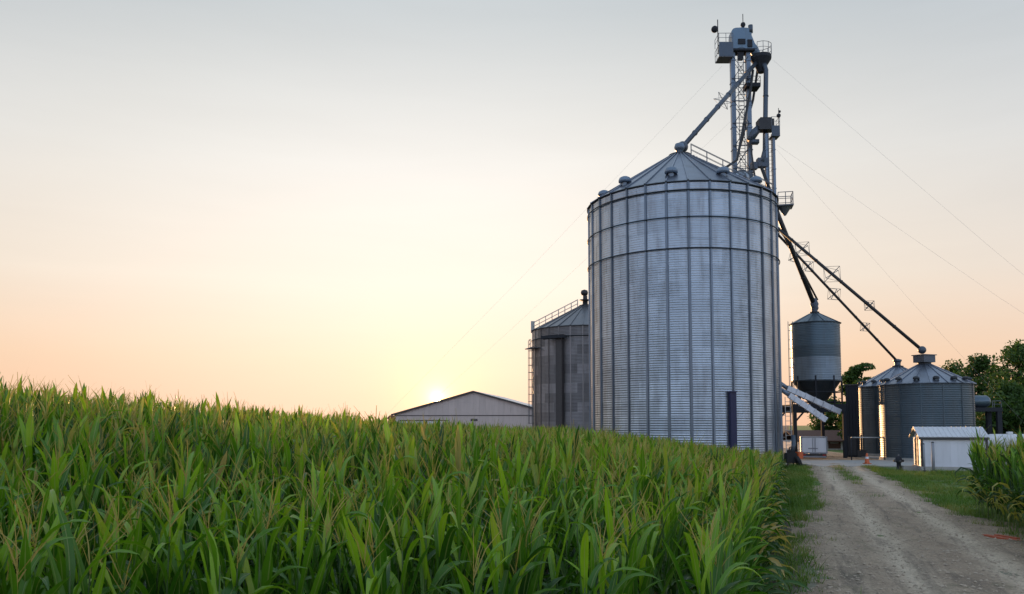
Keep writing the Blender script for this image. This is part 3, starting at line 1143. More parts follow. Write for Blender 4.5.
# ------------------------------------------------------------------ barn
def build_barn():
    d = 120
    apex = at(473, 391.5, d)
    yaw = math.radians(-9)        # the ridge runs back to the right
    zg = 0.4
    W, Lb = px(82, d), 34.0
    ze = at(393, 414, d).z
    t = thing('barn', 'long low pale metal barn with shallow gable roof, sun setting on its roofline', 'barn', (apex.x, d * K, zg), yaw)
    zeave, zap = ze - zg, apex.z - zg
    b = MB()
    b.prism([(-W, 0.4), (W, 0.4), (W, Lb), (-W, Lb)], -1, zeave - 0.05)
    b.add([(-W, 0.4, zeave - .05), (W, 0.4, zeave - .05), (0, 0.4, zap - .05), (-W, Lb, zeave - .05), (W, Lb, zeave - .05), (0, Lb, zap - .05)],
          [(0, 1, 2), (5, 4, 3), (0, 2, 5, 3), (1, 4, 5, 2)])
    b.build('core_wall', M['barn_wall'], t)
    # vertical siding sheets on the gable end
    n = 26
    for k in range(n):
        xa, xb = -W + 2 * W * k / n, -W + 2 * W * (k + 1) / n - 0.03
        za = zeave + (zap - zeave) * (1 - abs(xa) / W) - 0.12
        zb_ = zeave + (zap - zeave) * (1 - abs(xb) / W) - 0.12
        s = MB()
        y0, y1 = 0.34, 0.39
        zl = -0.5
        zm = zeave - 0.12
        s.add([(xa, y0, zl), (xb, y0, zl), (xb, y0, zb_), (xa, y0, za), (xa, y1, zl), (xb, y1, zl), (xb, y1, zb_), (xa, y1, za)],
              [(0, 1, 2, 3), (1, 5, 6, 2), (4, 0, 3, 7), (3, 2, 6, 7)])
        s.build('siding_sheet', M['barn_wall'], t)
    b = MB()
    for sgn in (-1, 1):
        p0, p1 = Vector((0, 0, zap)), Vector((sgn * (W + 0.5), 0, zeave - 0.5 * (zap - zeave) / W))
        nrm = Vector((sgn * (zap - zeave), 0, W)).normalized() * 0.14
        vs = [p0, p1, p1 + nrm, p0 + Vector((0, 0, 0.15))]
        vs = [v + Vector((0, y, 0)) for y in (0, Lb + 0.4) for v in vs]
        b.add(vs, [(0, 1, 2, 3), (7, 6, 5, 4), (0, 4, 5, 1), (1, 5, 6, 2), (2, 6, 7, 3)])
    b.build('roof', M['barn_roof'], t)
    b = MB()
    for sgn in (-1, 1):
        b.beam((0, -0.04, zap + 0.0), (sgn * (W + 0.5), -0.04, zeave - 0.5 * (zap - zeave) / W), 0.06, 0.30)
    b.build('gable_trim', M['trim'], t)
    b = MB()
    b.box((0, 0.30, zeave - 0.25), (2 * W, 0.06, 0.13))
    b.build('belt_trim', M['trim'], t)
    b = MB()
    b.box((-W * 0.62, 0.29, zeave - 1.15), (W * 0.62, 0.08, 0.16))
    b.build('door_track', M['trim'], t)
    b = MB()
    b.box((-W * 0.62, 0.29, zeave - 2.9), (W * 0.55, 0.06, 3.2))
    b.build('sliding_door', M['white'], t)
    b = MB()
    b.box((0.15, 0.30, zeave - 1.05), (1.25, 0.07, 0.42))
    b.build('window', M['glass'], t)


build_barn()
# rusty flue left of the barn
c = at(391.5, 420, 112)
t = thing('stove_flue', 'small rusty capped flue standing left of the barn at the corn line', 'flue', (c.x, c.y, 0.6))
b = MB()
zf = at(391.5, 419, 112).z - 0.6
b.lathe([(0.55, -0.6), (0.55, zf)], 12)
b.build('pipe', M['rust'], t, True)
b = MB()
b.lathe([(0.75, zf), (0.7, zf + 0.25), (0.35, zf + 0.6), (0.001, zf + 0.65)], 12)
b.build('cap', M['rust'], t, True)


# ------------------------------------------------------------------ drive-through frame, chutes, truck, house
def at0(u, d, z=0.0):
    p = at(u, 425, d)
    return Vector((p.x, p.y, z))


df = 65
fr = thing('drive_through_frame', 'dark steel drive-through frame standing under the hopper bin', 'steel frame', at0(818, df))
o = fr.location
zt1, zt0 = at(818, 404, df).z, at(818, 412, df).z
xl, xr = at0(792.5, df).x - o.x, at0(846, df).x - o.x
dep = 5.4
for yy in (0, dep):
    b = MB()
    b.box(((xl + xr) / 2, yy, (zt0 + zt1) / 2), (xr - xl, 0.3, zt1 - zt0))
    b.build('beam', M['steel_dark'], fr)
b = MB()
for x in np.linspace(xl + 0.3, xr - 0.3, 5):
    b.box((x, dep / 2, zt1 - 0.12), (0.16, dep - 0.3, 0.2))
b.build('cross_joist', M['steel_dark'], fr)
for yy in (0, dep):
    b = MB()
    b.box((xl + 0.22, yy, zt0 / 2), (0.34, 0.3, zt0))
    b.beam((xl + 0.22, yy, zt0 - 1.0), (xl + 1.1, yy, zt0), 0.14, 0.14)
    b.build('post', M['steel_dark'], fr)
    b = MB()
    b.box((xr - 0.15, yy, zt0 / 2), (0.3, 0.3, zt0))
    b.build('post', M['steel_dark'], fr)
t = thing('dump_enclosure', 'tall black steel enclosure between the drive-through frame and the bins', 'enclosure', at0(853, 67.5, 0.05), -0.42)
b = MB()
zt = at(853, 386, 67).z
w = px(12.0, 67)
for i in range(4):
    b.box((-w / 2 + w * (i + .5) / 4, 0, zt / 2), (w / 4 - 0.02, 1.7, zt))
b.build('wall_panel', M['steel_dark'], t)
b = MB()
b.box((0, 0, zt + 0.06), (w + 0.2, 1.9, 0.12))
b.build('lid', M['trim'], t)
b = MB()
b.box((-w * 0.1, -0.89, 1.1), (0.8, 0.06, 1.9))
b.build('door', M['spout_dark'], t)
b = MB()
b.tube([(0.6 * w, -0.5, 0.2), (0.6 * w, -0.5, 2.2)], 0.09, 6)
b.box((0.62 * w, -0.6, 0.35), (0.8, 0.6, 0.7))
b.build('motor_box', M['trim'], t)


def chute(label, p, q, w):
    p, q = Vector(p), Vector(q)
    t = thing('conveyor_chute', label, 'chute', p)
    b = MB()
    b.beam((0, 0, 0), q - p, w, 0.5)
    b.build('trough', M['galv'], t)
    b = MB()
    d = (q - p).normalized()
    for i in range(1, 6):
        c = (q - p) * (i / 6)
        b.beam(c - d * 0.04, c + d * 0.04, w + 0.1, 0.6)
    b.build('flange', M['galv'], t)
    b = MB()
    b.tube([(0, 0, 0), (-0.7, 0, 0.5)], 0.2, 8)
    b.build('inlet', M['casing'], t, True)


chute('pale conveyor chute slanting down right, upper and longer of two beside the silo', at(787, 388, 63), at(840, 412, 63.5), 0.36)
chute('pale conveyor chute slanting down right, lower and shorter of two beside the silo', at(789, 395, 62), at(826, 420, 62), 0.32)

# stair ladder against the silo
c = at0(788.5, 61.5, 0.09)
t = thing('wall_ladder', 'pale ladder standing upright between the big silo and the dark frame', 'ladder', c)
b = MB()
ladder(b, (0, 0, 0), (0, 0.0, at(788, 398, 61.5).z), 0.5, 0.42, 0.035)
b.build('ladder_frame', M['rail_pale'], t)
b = MB()
for z in (2.0, 4.0):
    b.tube([(-0.25, 0, z), (-0.7, 0.3, z)], 0.03, 5)
b.build('bracket', M['rail_pale'], t)


def build_truck():
    d = 63.5
    c = at0(813.5, d, 0.09)
    t = thing('truck', 'white box truck seen from behind under the dark frame', 'truck', c, -EDGE * 0.95)
    w = px(24.5, d)
    z1 = at(813, 437, d).z - 0.09
    zb_ = at(813, 453, d).z - 0.09
    Lt = 5.2
    b = MB()
    b.box((0, Lt / 2, (z1 + zb_) / 2), (w, Lt, z1 - zb_))
    body = b.build('cargo_box', M['white'], t)
    b = MB()
    for x in (-w / 2 + 0.04, w / 2 - 0.04):
        b.box((x, -0.02, (z1 + zb_) / 2), (0.10, 0.08, z1 - zb_ + 0.04))
    b.box((0, -0.02, z1), (w + 0.04, 0.1, 0.10))
    b.box((0, -0.02, zb_), (w + 0.04, 0.1, 0.10))
    b.build('door_frame', M['post'], body)
    for s in (-1, 1):
        b = MB()
        b.box((s * w * 0.235, -0.03, (z1 + zb_) / 2), (w * 0.43, 0.05, z1 - zb_ - 0.16))
        dr = b.build('rear_door', M['white'], body)
        b = MB()
        b.tube([(s * 0.12, -0.08, zb_ + 0.1), (s * 0.12, -0.08, z1 - 0.1)], 0.025, 6)
        b.build('lock_rod', M['post'], dr)
    b = MB()
    b.box((-0.1, -0.065, zb_ + 0.42), (0.85, 0.02, 0.10))
    b.build('name_plate', M['post'], body)
    b = MB()
    b.box((0, 0.2, zb_ - 0.24), (w * 0.94, 0.3, 0.3))
    b.box((0, Lt / 2 + 0.6, zb_ - 0.12), (0.8, Lt + 1.2, 0.18))
    b.build('chassis', M['trim'], t)
    b = MB()
    b.box((0, 0.0, zb_ - 0.35), (w * 0.9, 0.12, 0.14))
    b.build('bumper', M['post'], t)
    for s in (-1, 1):
        b = MB()
        b.box((s * w * 0.38, 0.02, zb_ - 0.18), (0.28, 0.1, 0.12))
        b.build('tail_light', M['red_lamp'], t)
        for yy in (1.1, Lt + 1.2):
            b = MB()
            r = max(0.32, min(0.42, zb_ - 0.02))
            prof = [(0.2, -0.16), (r - 0.04, -0.16), (r, -0.1), (r, 0.1), (r - 0.04, 0.16), (0.2, 0.16)]
            b.lathe(prof, 18)
            me = b.mesh('wheel', M['rubber'], True)
            o = inst('wheel', me, t, (s * (w / 2 - 0.22), yy, r), (0, math.pi / 2, 0))
            b = MB()
            b.lathe([(0.001, -0.08), (0.2, -0.1), (0.2, 0.1), (0.001, 0.08)], 12)
            b.build('rim', M['post'], o, True)
    b = MB()
    b.box((0, Lt + 1.1, (z1 * 0.9 + 0.5) / 2), (w * 0.9, 1.7, z1 * 0.9 - 0.5))
    b.build('cab', M['white'], t)


build_truck()


def build_house():
    d = 88
    c = at0(826, d)
    t = thing('house', 'low white house with long brown roof seen behind the truck', 'house', c)
    w = px(56, d) / 2
    ze, za = at(826, 441, d).z, at(826, 431.5, d).z
    dep = 7
    b = MB()
    b.prism([(-w, 0), (w, 0), (w, dep), (-w, dep)], 0, ze)
    b.build('wall', M['house_wall'], t)
    b = MB()
    b.add([(-w - .4, -.5, ze - .1), (w + .4, -.5, ze - .1), (w + .4, dep / 2, za), (-w - .4, dep / 2, za), (-w - .4, dep + .5, ze - .1), (w + .4, dep + .5, ze - .1),
           (-w - .4, -.5, ze + .05), (w + .4, -.5, ze + .05), (w + .4, dep / 2, za + .15), (-w - .4, dep / 2, za + .15), (-w - .4, dep + .5, ze + .05), (w + .4, dep + .5, ze + .05)],
          [(0, 1, 2, 3), (3, 2, 5, 4), (6, 9, 8, 7), (9, 10, 11, 8), (0, 6, 7, 1), (4, 5, 11, 10), (0, 3, 9, 6), (3, 4, 10, 9), (1, 7, 8, 2), (2, 8, 11, 5)])
    b.build('roof', M['roof_brown'], t)
    for x in (-0.55, -0.1, 0.28, 0.7):
        b = MB()
        b.box((x * w, -0.02, ze * 0.55), (0.9 if x != 0.28 else 1.6, 0.08, ze * 0.42 if x != 0.28 else ze * 0.8))
        f = b.build('window' if x != 0.28 else 'garage_door', M['glass'] if x != 0.28 else M['roof_brown'], t)
        b = MB()
        b.box((x * w, -0.06, ze * 0.55 + ze * 0.24), (1.1, 0.06, 0.08))
        b.build('lintel', M['house_wall'], f)


build_house()


# ------------------------------------------------------------------ white shed
def build_shed():
    d = 46.5
    pL, pR = at0(921, d), at0(984.5, d)
    zE, zR = at(921, 437, d).z, at(921, 427.5, d + 1.2).z
    zbase = at(950, 466.5, d).z
    t = thing('shed', 'small white metal shed with pale gable roof and dark eave trim', 'shed', pL, math.radians(-16))
    w = (pR.x - pL.x) / 1.10
    dep = 2.9
    b = MB()
    b.prism([(-0.08, -0.08), (w + 0.08, -0.08), (w + 0.08, dep + .08), (-0.08, dep + .08)], -0.1, zbase)
    b.build('foundation', M['concrete'], t)
    b = MB()
    x0, x1 = 0.03, w - 0.03
    b.prism([(x0, 0.05), (x1, 0.05), (x1, dep - .05), (x0, dep - .05)], zbase, zE)
    b.add([(x0, 0.05, zE), (x0, dep - .05, zE), (x0, dep / 2, zR - 0.06), (x1, 0.05, zE), (x1, dep - .05, zE), (x1, dep / 2, zR - .06)],
          [(0, 2, 1), (3, 4, 5), (0, 3, 5, 2), (1, 2, 5, 4)])
    b.build('core_wall', M['white'], t)
    n = 9
    for k in range(n):
        b = MB()
        xa, xb = w * k / n + 0.0025, w * (k + 1) / n - 0.0025
        b.box(((xa + xb) / 2, 0.03, (zbase + zE) / 2), (xb - xa, 0.04, zE - zbase))
        b.build('siding_sheet', M['white'], t)
    for k in range(5):
        b = MB()
        ya, yb = dep * k / 5 + 0.003, dep * (k + 1) / 5 - 0.003
        b.box((0.01, (ya + yb) / 2, (zbase + zE) / 2), (0.04, yb - ya, zE - zbase))
        b.build('siding_sheet', M['white'], t)
    for (x, y) in ((0.0, 0.0), (w, 0.0)):
        b = MB()
        b.box((x, y, (zbase + zE) / 2), (0.13, 0.13, zE - zbase + 0.01))
        b.build('corner_trim', M['trim'], t)
    # roof slabs with ribs
    ov = 0.16
    sl = (zR - zE) / (dep / 2)
    for sgn in (-1, 1):
        y0 = dep / 2
        ye = -ov if sgn < 0 else dep + ov
        b = MB()
        ze_ = zE - ov * sl + 0.05
        b.add([(-0.22, y0, zR), (w + .15, y0, zR), (w + .15, ye, ze_), (-0.22, ye, ze_),
               (-0.22, y0, zR + .05), (w + .15, y0, zR + .05), (w + .15, ye, ze_ + .05), (-0.22, ye, ze_ + .05)],
              [(0, 1, 2, 3), (7, 6, 5, 4), (3, 2, 6, 7), (0, 3, 7, 4), (1, 5, 6, 2)])
        for x in np.arange(-0.2, w + 0.15, 0.3):
            b.beam((x, y0, zR + .055), (x, ye, ze_ + .055), 0.05, 0.035)
        b.build('roof_slope', M['white_roof'], t)
    b = MB()
    b.box((w / 2 - 0.03, -ov + 0.03, zE - 0.09), (w + 0.36, 0.06, 0.17))
    b.build('eave_trim', M['trim'], t)
    b = MB()
    b.beam((-0.20, -ov, zE - 0.03), (-0.20, dep / 2, zR + 0.0), 0.05, 0.12)
    b.beam((-0.20, dep + ov, zE - 0.03), (-0.20, dep / 2, zR + 0.0), 0.05, 0.12)
    b.build('gable_trim', M['trim'], t)
    b = MB()
    b.box((-0.02, dep / 2, zE - 0.05), (0.05, 0.5, 0.32))
    b.build('gable_vent', M['trim'], t)
    b = MB()
    b.box((-0.03, dep * 0.55, zbase + 0.95), (0.06, 1.0, 1.85))
    b.build('door', M['trim'], t)


build_shed()
b = MB()
for u in (923.0, 932.0):
    c = at0(u, 45.3)
    t = thing('steel_post', 'grey steel post in front of the white shed, ' + ('the left of the two' if u < 925 else 'the right and thicker of the two'), 'post', c)
    zt = at(u, 444 if u < 925 else 442.5, 45.3).z
    b = MB()
    r = 0.055 if u < 925 else 0.10
    b.tube([(0, 0, -0.1), (0, 0, zt)], r, 10)
    b.build('shaft', M['post'], t, True)
    b = MB()
    b.lathe([(0.001, zt + 0.06), (r * 0.8, zt + 0.04), (r * 1.1, zt - 0.02)], 10)
    b.lathe([(r + 0.1, 0.0), (r + 0.08, 0.16), (r, 0.2)], 10)
    b.build('cap_and_collar', M['steel_dark'], t, True)
# concrete kerb wall left of the shed
p, q = at0(901, 47.5), at0(921.5, 47.2)
b = MB()
b.box(((p.x + q.x) / 2, p.y, 0.18), (q.x - p.x, 0.4, 0.36))
tag(b.build('concrete_curb', M['concrete']), 'low concrete curb running left from the white shed base', 'curb')

# white tank on cradles beyond the shed
dk = 56
p = at0(985, dk)
zt = at(1000, 434, dk).z
zb_ = at(1000, 447, dk).z
rr = (zt - zb_) / 2
t = thing('storage_tank', 'long white horizontal tank behind the shed at the right edge', 'tank', (p.x, p.y, 0))
b = MB()
Lk = 7.5
zc = (zt + zb_) / 2
b.tube([(-0.35 + rr * .3, 0, zc), (-0.1 + rr * .3, 0, zc), (0.25 + rr * .3, 0, zc), (Lk, 0, zc), (Lk + .3, 0, zc), (Lk + .5, 0, zc)], [rr * 0.2, rr * 0.75, rr, rr, rr * .75, rr * .2], 28)
b.build('shell', M['tank'], t, True)
for x in (1.2, Lk - 1.2):
    b = MB()
    b.box((x, 0, (zc - rr * .6) / 2), (0.4, rr * 1.7, zc - rr * .6))
    b.build('cradle', M['concrete'], t)
b = MB()
b.lathe([(0.25, zc + rr * .9), (0.25, zc + rr + .18), (0.001, zc + rr + .2)], 12, (2.0, 0, 0))
b.build('hatch', M['tank'], t, True)
# dark raised frame with a grey drum
dk = 62
p = at0(986, dk)
t = thing('raised_tank_stand', 'dark steel stand with a grey drum on top right of the bins', 'tank stand', (p.x, p.y, 0))
z1, z0 = at(986, 407.5, dk).z, at(986, 411.5, dk).z
x0, x1 = at0(970, dk).x - p.x, at0(1002, dk).x - p.x
b = MB()
b.box(((x0 + x1) / 2, 0.8, (z0 + z1) / 2), (x1 - x0, 2.0, z1 - z0))
b.build('deck', M['steel_dark'], t)
for x in (x0 + 0.15, x1 - 0.25):
    for yy in (0.0, 1.6):
        b = MB()
        b.box((x, yy, z0 / 2), (0.2 if x < 0 else 0.42, 0.3, z0))
        b.build('post', M['steel_dark'], t)
b = MB()
rd = (at(980, 395, dk).z - z1) / 2
b.tube([(x0 + 0.05, 0.8, z1 + rd), (x0 + 0.3, 0.8, z1 + rd), (x0 + 2.0, 0.8, z1 + rd), (x0 + 2.25, 0.8, z1 + rd)], [rd * .7, rd, rd, rd * .7], 18)
b.build('drum', M['bin_mid'], t, True)
b = MB()
railing(b, [(x0 + 2.3, 0.0, z1), (x1 - .8, 0, z1), (x1, 0, z1)], 0.6, 0.03)
b.build('deck_rail', M['rail'], t)

# thin pale barrier pipe across the front of the rear bin
p, q = at(851, 437.5, 60.5), at(884, 437.5, 60.5)
t = thing('barrier_pipe', 'thin pale horizontal pipe crossing in front of the rear bin', 'pipe', (p.x, p.y, 0))
b = MB()
b.tube([(0, 0, p.z), (q.x - p.x, 0, q.z)], 0.05, 8)
b.build('rail', M['rail_pale'], t, True)
b = MB()
b.tube([(0, 0, 0), (0, 0, p.z)], 0.05, 6)
b.tube([(q.x - p.x, 0, 0), (q.x - p.x, 0, p.z)], 0.05, 6)
b.build('upright', M['steel_dark'], t, True)

# traffic cone
c = at0(866, 54.5, 0.09)
t = thing('traffic_cone', 'small orange traffic cone on the concrete pad before the bins', 'traffic cone', c)
b = MB()
b.box((0, 0, 0.03), (0.5, 0.5, 0.06))
b.build('base', M['orange'], t)
b = MB()
b.lathe([(0.20, 0.05), (0.06, 0.85), (0.001, 0.86)], 16)
b.build('body', M['orange'], t, True)
b = MB()
b.lathe([(0.138, 0.42), (0.112, 0.57)], 16)
b.build('band', M['white'], t, True)

# dark hydrant by the curb
c = at0(897.5, 47.6)
t = thing('hydrant', 'dark hydrant post standing at the curb left of the shed', 'hydrant', c)
b = MB()
b.lathe([(0.28, -0.05), (0.28, 0.05), (0.16, 0.1), (0.14, 0.55), (0.20, 0.6), (0.24, 0.72), (0.2, 0.9), (0.1, 1.02), (0.001, 1.05)], 14)
b.build('barrel', M['steel_dark'], t, True)
b = MB()
b.tube([(-0.34, 0, 0.70), (0.34, 0, 0.70)], 0.09, 8)
b.tube([(0, -0.3, 0.66), (0, 0, 0.66)], 0.1, 8)
b.build('outlet', M['trim'], t, True)
b = MB()
b.lathe([(0.05, 1.0), (0.05, 1.15), (0.001, 1.16)], 6)
b.build('operating_nut', M['rail'], t)

# auger drive by the silo: wheel, motor, orange guard
c = at0(791.5, 50.5)
t = thing('auger_drive', 'black auger drive with wheel and orange guard beside the silo foot', 'machine', c)
b = MB()
b.lathe([(0.22, -0.14), (0.40, -0.14), (0.46, -0.07), (0.46, 0.07), (0.40, 0.14), (0.22, 0.14)], 20)
o = inst('wheel', b.mesh('wheel', M['rubber'], True), t, (0.42, -0.1, 0.46), (0.1, math.pi / 2 - .35, 0))
b = MB()
b.lathe([(0.001, -0.06), (0.22, -0.08), (0.22, 0.08), (0.001, 0.06)], 12)
b.build('rim', M['trim'], o, True)
b = MB()
b.box((-0.05, 0.25, 0.75), (0.75, 0.7, 0.75))
b.box((0.0, 0.25, 1.2), (0.45, 0.5, 0.25))
b.build('gearbox', M['rubber'], t)
b = MB()
b.tube([(0.1, 0.3, 1.15), (0.3, 0.45, 1.75), (0.35, 0.7, 2.4)], 0.16, 10)
b.build('auger_tube', M['spout'], t, True)
b = MB()
b.box((0.55, 0.1, 0.95), (0.42, 0.4, 0.5), rz=0.4)
b.build('guard', M['orange'], t)
b = MB()
b.tube([(-0.3, 0.0, 1.1), (-0.2, -0.1, 1.55), (0.05, -0.1, 1.6)], 0.05, 6)
b.tube([(-0.35, 0.0, 0.0), (-0.3, 0.1, 0.6)], 0.06, 6)
b.tube([(0.25, 0.5, 0.0), (0.2, 0.4, 0.6)], 0.06, 6)
b.build('handle_and_stand', M['trim'], t, True)

# red plank in the dirt by the right corn
p, q = at(985, 537.5, 19.3), at(1020, 543.5, 18.3)
p.z = q.z = 0.0
b = MB()
d = (q - p)
b.box((p + q) / 2 + Vector((0, 0, 0.07)), (d.length, 0.16, 0.10), rz=math.atan2(d.y, d.x))
b.box((p + q) / 2 + Vector((0.2, 0.1, 0.11)), (d.length * 0.6, 0.13, 0.06), rz=math.atan2(d.y, d.x) + 0.05)
tag(b.build('plank', M['red_wood']), 'reddish plank lying in the dirt below the right-hand corn', 'plank')


# ------------------------------------------------------------------ trees
def make_tree(name, label, u, d, v_top, half_px, seed, conifer=False, nleaf=5200, base_frac=0.12, tint=(0.1, 0.7)):
    r = np.random.default_rng(seed)
    c = at0(u, d)
    ht = at(u, v_top, d).z
    W = px(half_px, d)
    t = thing(name, label, 'tree', c, group=None)
    b = MB()
    b.tube([(0, 0, -0.2), (0.1, 0, ht * 0.3), (-0.1, 0.1, ht * 0.6), (0, 0, ht * 0.9)], [0.32, 0.25, 0.15, 0.04], 8)
    blobs = []
    nb = 60 if not conifer else 46
    for i in range(nb):
        h = base_frac + (1 - base_frac) * (i + r.random()) / nb
        if conifer:
            rad = W * (0.25 + 0.75 * math.sin(min(1.0, (1.02 - h) * 1.5) * math.pi / 2)) * (0.45 + 0.55 * r.random())
        else:
            rad = W * (math.sin(min(1, max(0.12, (h - base_frac) / (1 - base_frac) * 0.93 + 0.1)) * math.pi) ** 0.55) * (0.15 + 0.85 * math.sqrt(r.random()))
        a = r.random() * 2 * math.pi
        q = Vector((rad * 0.85 * math.cos(a), rad * 0.85 * math.sin(a), ht * h * 0.96))
        s = W * (0.13 + 0.24 * r.random()) * (0.75 if conifer else 1.0)
        blobs.append((q, s))
        st = Vector((0, 0, max(ht * 0.12, q.z - rad * 0.7 - 0.3)))
        b.tube([st, st.lerp(q, 0.55) + Vector((0, 0, 0.15)), q], [0.09, 0.05, 0.02], 4)
    b.build('trunk', M['bark'], t, True)
    P, S = [], []
    per = nleaf // nb
    for q, s in blobs:
        v = r.normal(size=(per, 3))
        v /= np.linalg.norm(v, axis=1)[:, None]
        rad = s * (0.35 + 0.75 * r.random(per) ** 0.6)
        pts = np.array(q) + v * rad[:, None] * np.array([1.2, 1.2, 0.8 if not conifer else 0.4]) * 1.1
        P.append(pts)
        S.append(np.full(per, r.random()))
    P = np.concatenate(P)
    S = np.concatenate(S)
    n = len(P)
    d1 = r.normal(size=(n, 3))
    d1 /= np.linalg.norm(d1, axis=1)[:, None]
    d2 = np.cross(d1, r.normal(size=(n, 3)))
    d2 /= np.linalg.norm(d2, axis=1)[:, None]
    ln = (0.13 + 0.20 * r.random(n))[:, None]
    v = np.stack([P - d1 * ln, P + d2 * ln * 0.5, P + d1 * ln, P - d2 * ln * 0.5], 1).reshape(-1, 3)
    f = np.arange(n * 4).reshape(n, 4)
    tn = np.repeat(np.clip(tint[0] + (tint[1] - tint[0]) * (0.5 * S + 0.5 * r.random(n)), 0, 1), 4)
    inst('crown', np_mesh('crown', v, f, M['foliage'], False, {'tint': tn}), t)
    return t


TREES = [
    ('bushy_tree', 'tallest leafy tree at the right edge of the photo behind the tank', 1022, 84, 343, 34, 1, False, 9000),
    ('bushy_tree', 'leafy tree standing just right of the boxy-capped bin roof', 982, 92, 355, 30, 2, False, 8000),
    ('bushy_tree', 'low leafy tree peeking out at the right shoulder of the boxy-capped bin', 956, 98, 362, 26, 3, False, 5000),
    ('bushy_tree', 'broad dense tree behind the raised stand, lower than its neighbours', 1006, 76, 384, 30, 4, False, 8000),
    ('spreading_pine', 'dark spreading pine rising left of the rear bin roof', 863, 92, 360, 27, 5, True, 9000),
    ('bushy_tree', 'dark round tree beneath the pine, right behind the black enclosure', 861, 84, 381, 22, 6, False, 7500),
    ('bushy_tree', 'small leafy tree under the hopper bin seen through the drive-through frame', 832, 96, 400, 21, 7, False, 5000),
    ('bushy_tree', 'wide leafy tree at the far right partly out of frame', 1058, 92, 350, 36, 8, False, 6000),
]
for nm, lb, u, d, vt, hp, sd_, con, nl in TREES:
    make_tree(nm, lb, u, d, vt, hp, sd_, con, nl)

# ------------------------------------------------------------------ corn
def leaf_arrays(base, az, L, W, th0, bend, twist, seg, ripple, r):
    """vectorised corn leaves: returns verts (N,(seg+1)*3,3), uv"""
    N = len(az)
    s = np.linspace(0, 1, seg + 1)
    th = th0[:, None] + bend[:, None] * np.clip((s[None] - 0.15) / 0.6, 0, 1.3) ** 1.6            # angle from vertical along the leaf
    ds = (L / seg)[:, None]
    thm = (th[:, 1:] + th[:, :-1]) / 2
    rad = np.concatenate([np.zeros((N, 1)), np.cumsum(np.sin(thm) * ds, 1)], 1)
    z = np.concatenate([np.zeros((N, 1)), np.cumsum(np.cos(thm) * ds, 1)], 1)
    ca, sa = np.cos(az)[:, None], np.sin(az)[:, None]
    ctr = np.stack([rad * ca, rad * sa, z], -1) + base[:, None, :]
    w = W[:, None] * ((0.5 + 1.7 * s) * (1 - s ** 1.9) / 1.02)[None] * 0.5
    w = np.maximum(w, 0.0015)
    side = np.stack([-sa + 0 * z, ca + 0 * z, 0 * z], -1)
    nrm = np.stack([-np.cos(th) * ca, -np.cos(th) * sa, np.sin(th)], -1)
    tw = twist[:, None] * s[None]
    sd = side * np.cos(tw)[..., None] + nrm * np.sin(tw)[..., None]
    nm = nrm * np.cos(tw)[..., None] - side * np.sin(tw)[..., None]
    ph = r.random((N, 1)) * 6.28
    rp = ripple * np.sin(s[None] * 11 + ph) * w
    rp2 = ripple * np.sin(s[None] * 12 + ph + 2.0) * w
    fold = 0.55 * w
    lft = ctr + sd * w[..., None] + nm * (fold + rp)[..., None]
    rgt = ctr - sd * w[..., None] + nm * (fold + rp2)[..., None]
    v = np.stack([lft, ctr, rgt], 2).reshape(N, -1, 3)
    uv = np.stack(np.broadcast_arrays(np.array([0, 0.5, 1.0])[None, :], s[:, None]), -1).reshape(-1, 2)
    return v, np.broadcast_to(uv, (N,) + uv.shape)


def leaf_faces(N, seg):
    q = []
    for i in range(seg):
        for k in (0, 1):
            a = i * 3 + k
            q.append((a, a + 1, a + 4, a + 3))
    q = np.array(q)
    return (q[None] + (np.arange(N) * (seg + 1) * 3)[:, None, None]).reshape(-1, 4)


def tassel_arrays(base, hgt, nb, r):
    """thin branch ribbons (two crossed faces are too heavy at this size): verts (N,nb*6,3)"""
    N = len(base)
    az = r.random((N, nb)) * 6.28
    lean = 0.25 + 0.65 * r.random((N, nb))
    lean[:, 0] = 0.05
    ln = hgt[:, None] * (0.55 + 0.45 * r.random((N, nb)))
    ln[:, 0] = hgt
    st = base[:, None, :] + np.stack([0 * az, 0 * az, hgt[:, None] * 0.35 * r.random((N, nb))], -1)
    st[:, 0] = base
    d0 = np.stack([np.sin(lean) * np.cos(az), np.sin(lean) * np.sin(az), np.cos(lean)], -1)
    l2 = lean + 0.35 * r.random((N, nb))
    d1 = np.stack([np.sin(l2) * np.cos(az), np.sin(l2) * np.sin(az), np.cos(l2)], -1)
    p1 = st + d0 * (ln * 0.55)[..., None]
    p2 = p1 + d1 * (ln * 0.45)[..., None]
    sa = r.random((N, nb)) * 6.28
    sd = np.stack([np.cos(sa), np.sin(sa), 0 * sa], -1)
    w = (0.0028 + 0.0018 * r.random((N, nb, 1))) * np.where(np.hypot(base[:, 0], base[:, 1]) > 14, 2.0, 1.0)[:, None, None]
    v = np.stack([st - sd * w, st + sd * w, p1 - sd * w, p1 + sd * w, p2 - sd * w * .5, p2 + sd * w * .5], 2)
    return v.reshape(N, -1, 3)


def tassel_faces(N, nb):
    q = np.array([(0, 1, 3, 2), (2, 3, 5, 4)])
    return (q[None] + (np.arange(N * nb) * 6)[:, None, None]).reshape(-1, 4)


def plant_height(x, y):
    a = np.where(y > 1, x / np.maximum(y, 1), 0)
    t = np.clip((a - 0.06) / 0.26, 0, 1) ** 1.2
    return 2.74 - 1.45 * t * np.clip(y / 53, 0, 1)


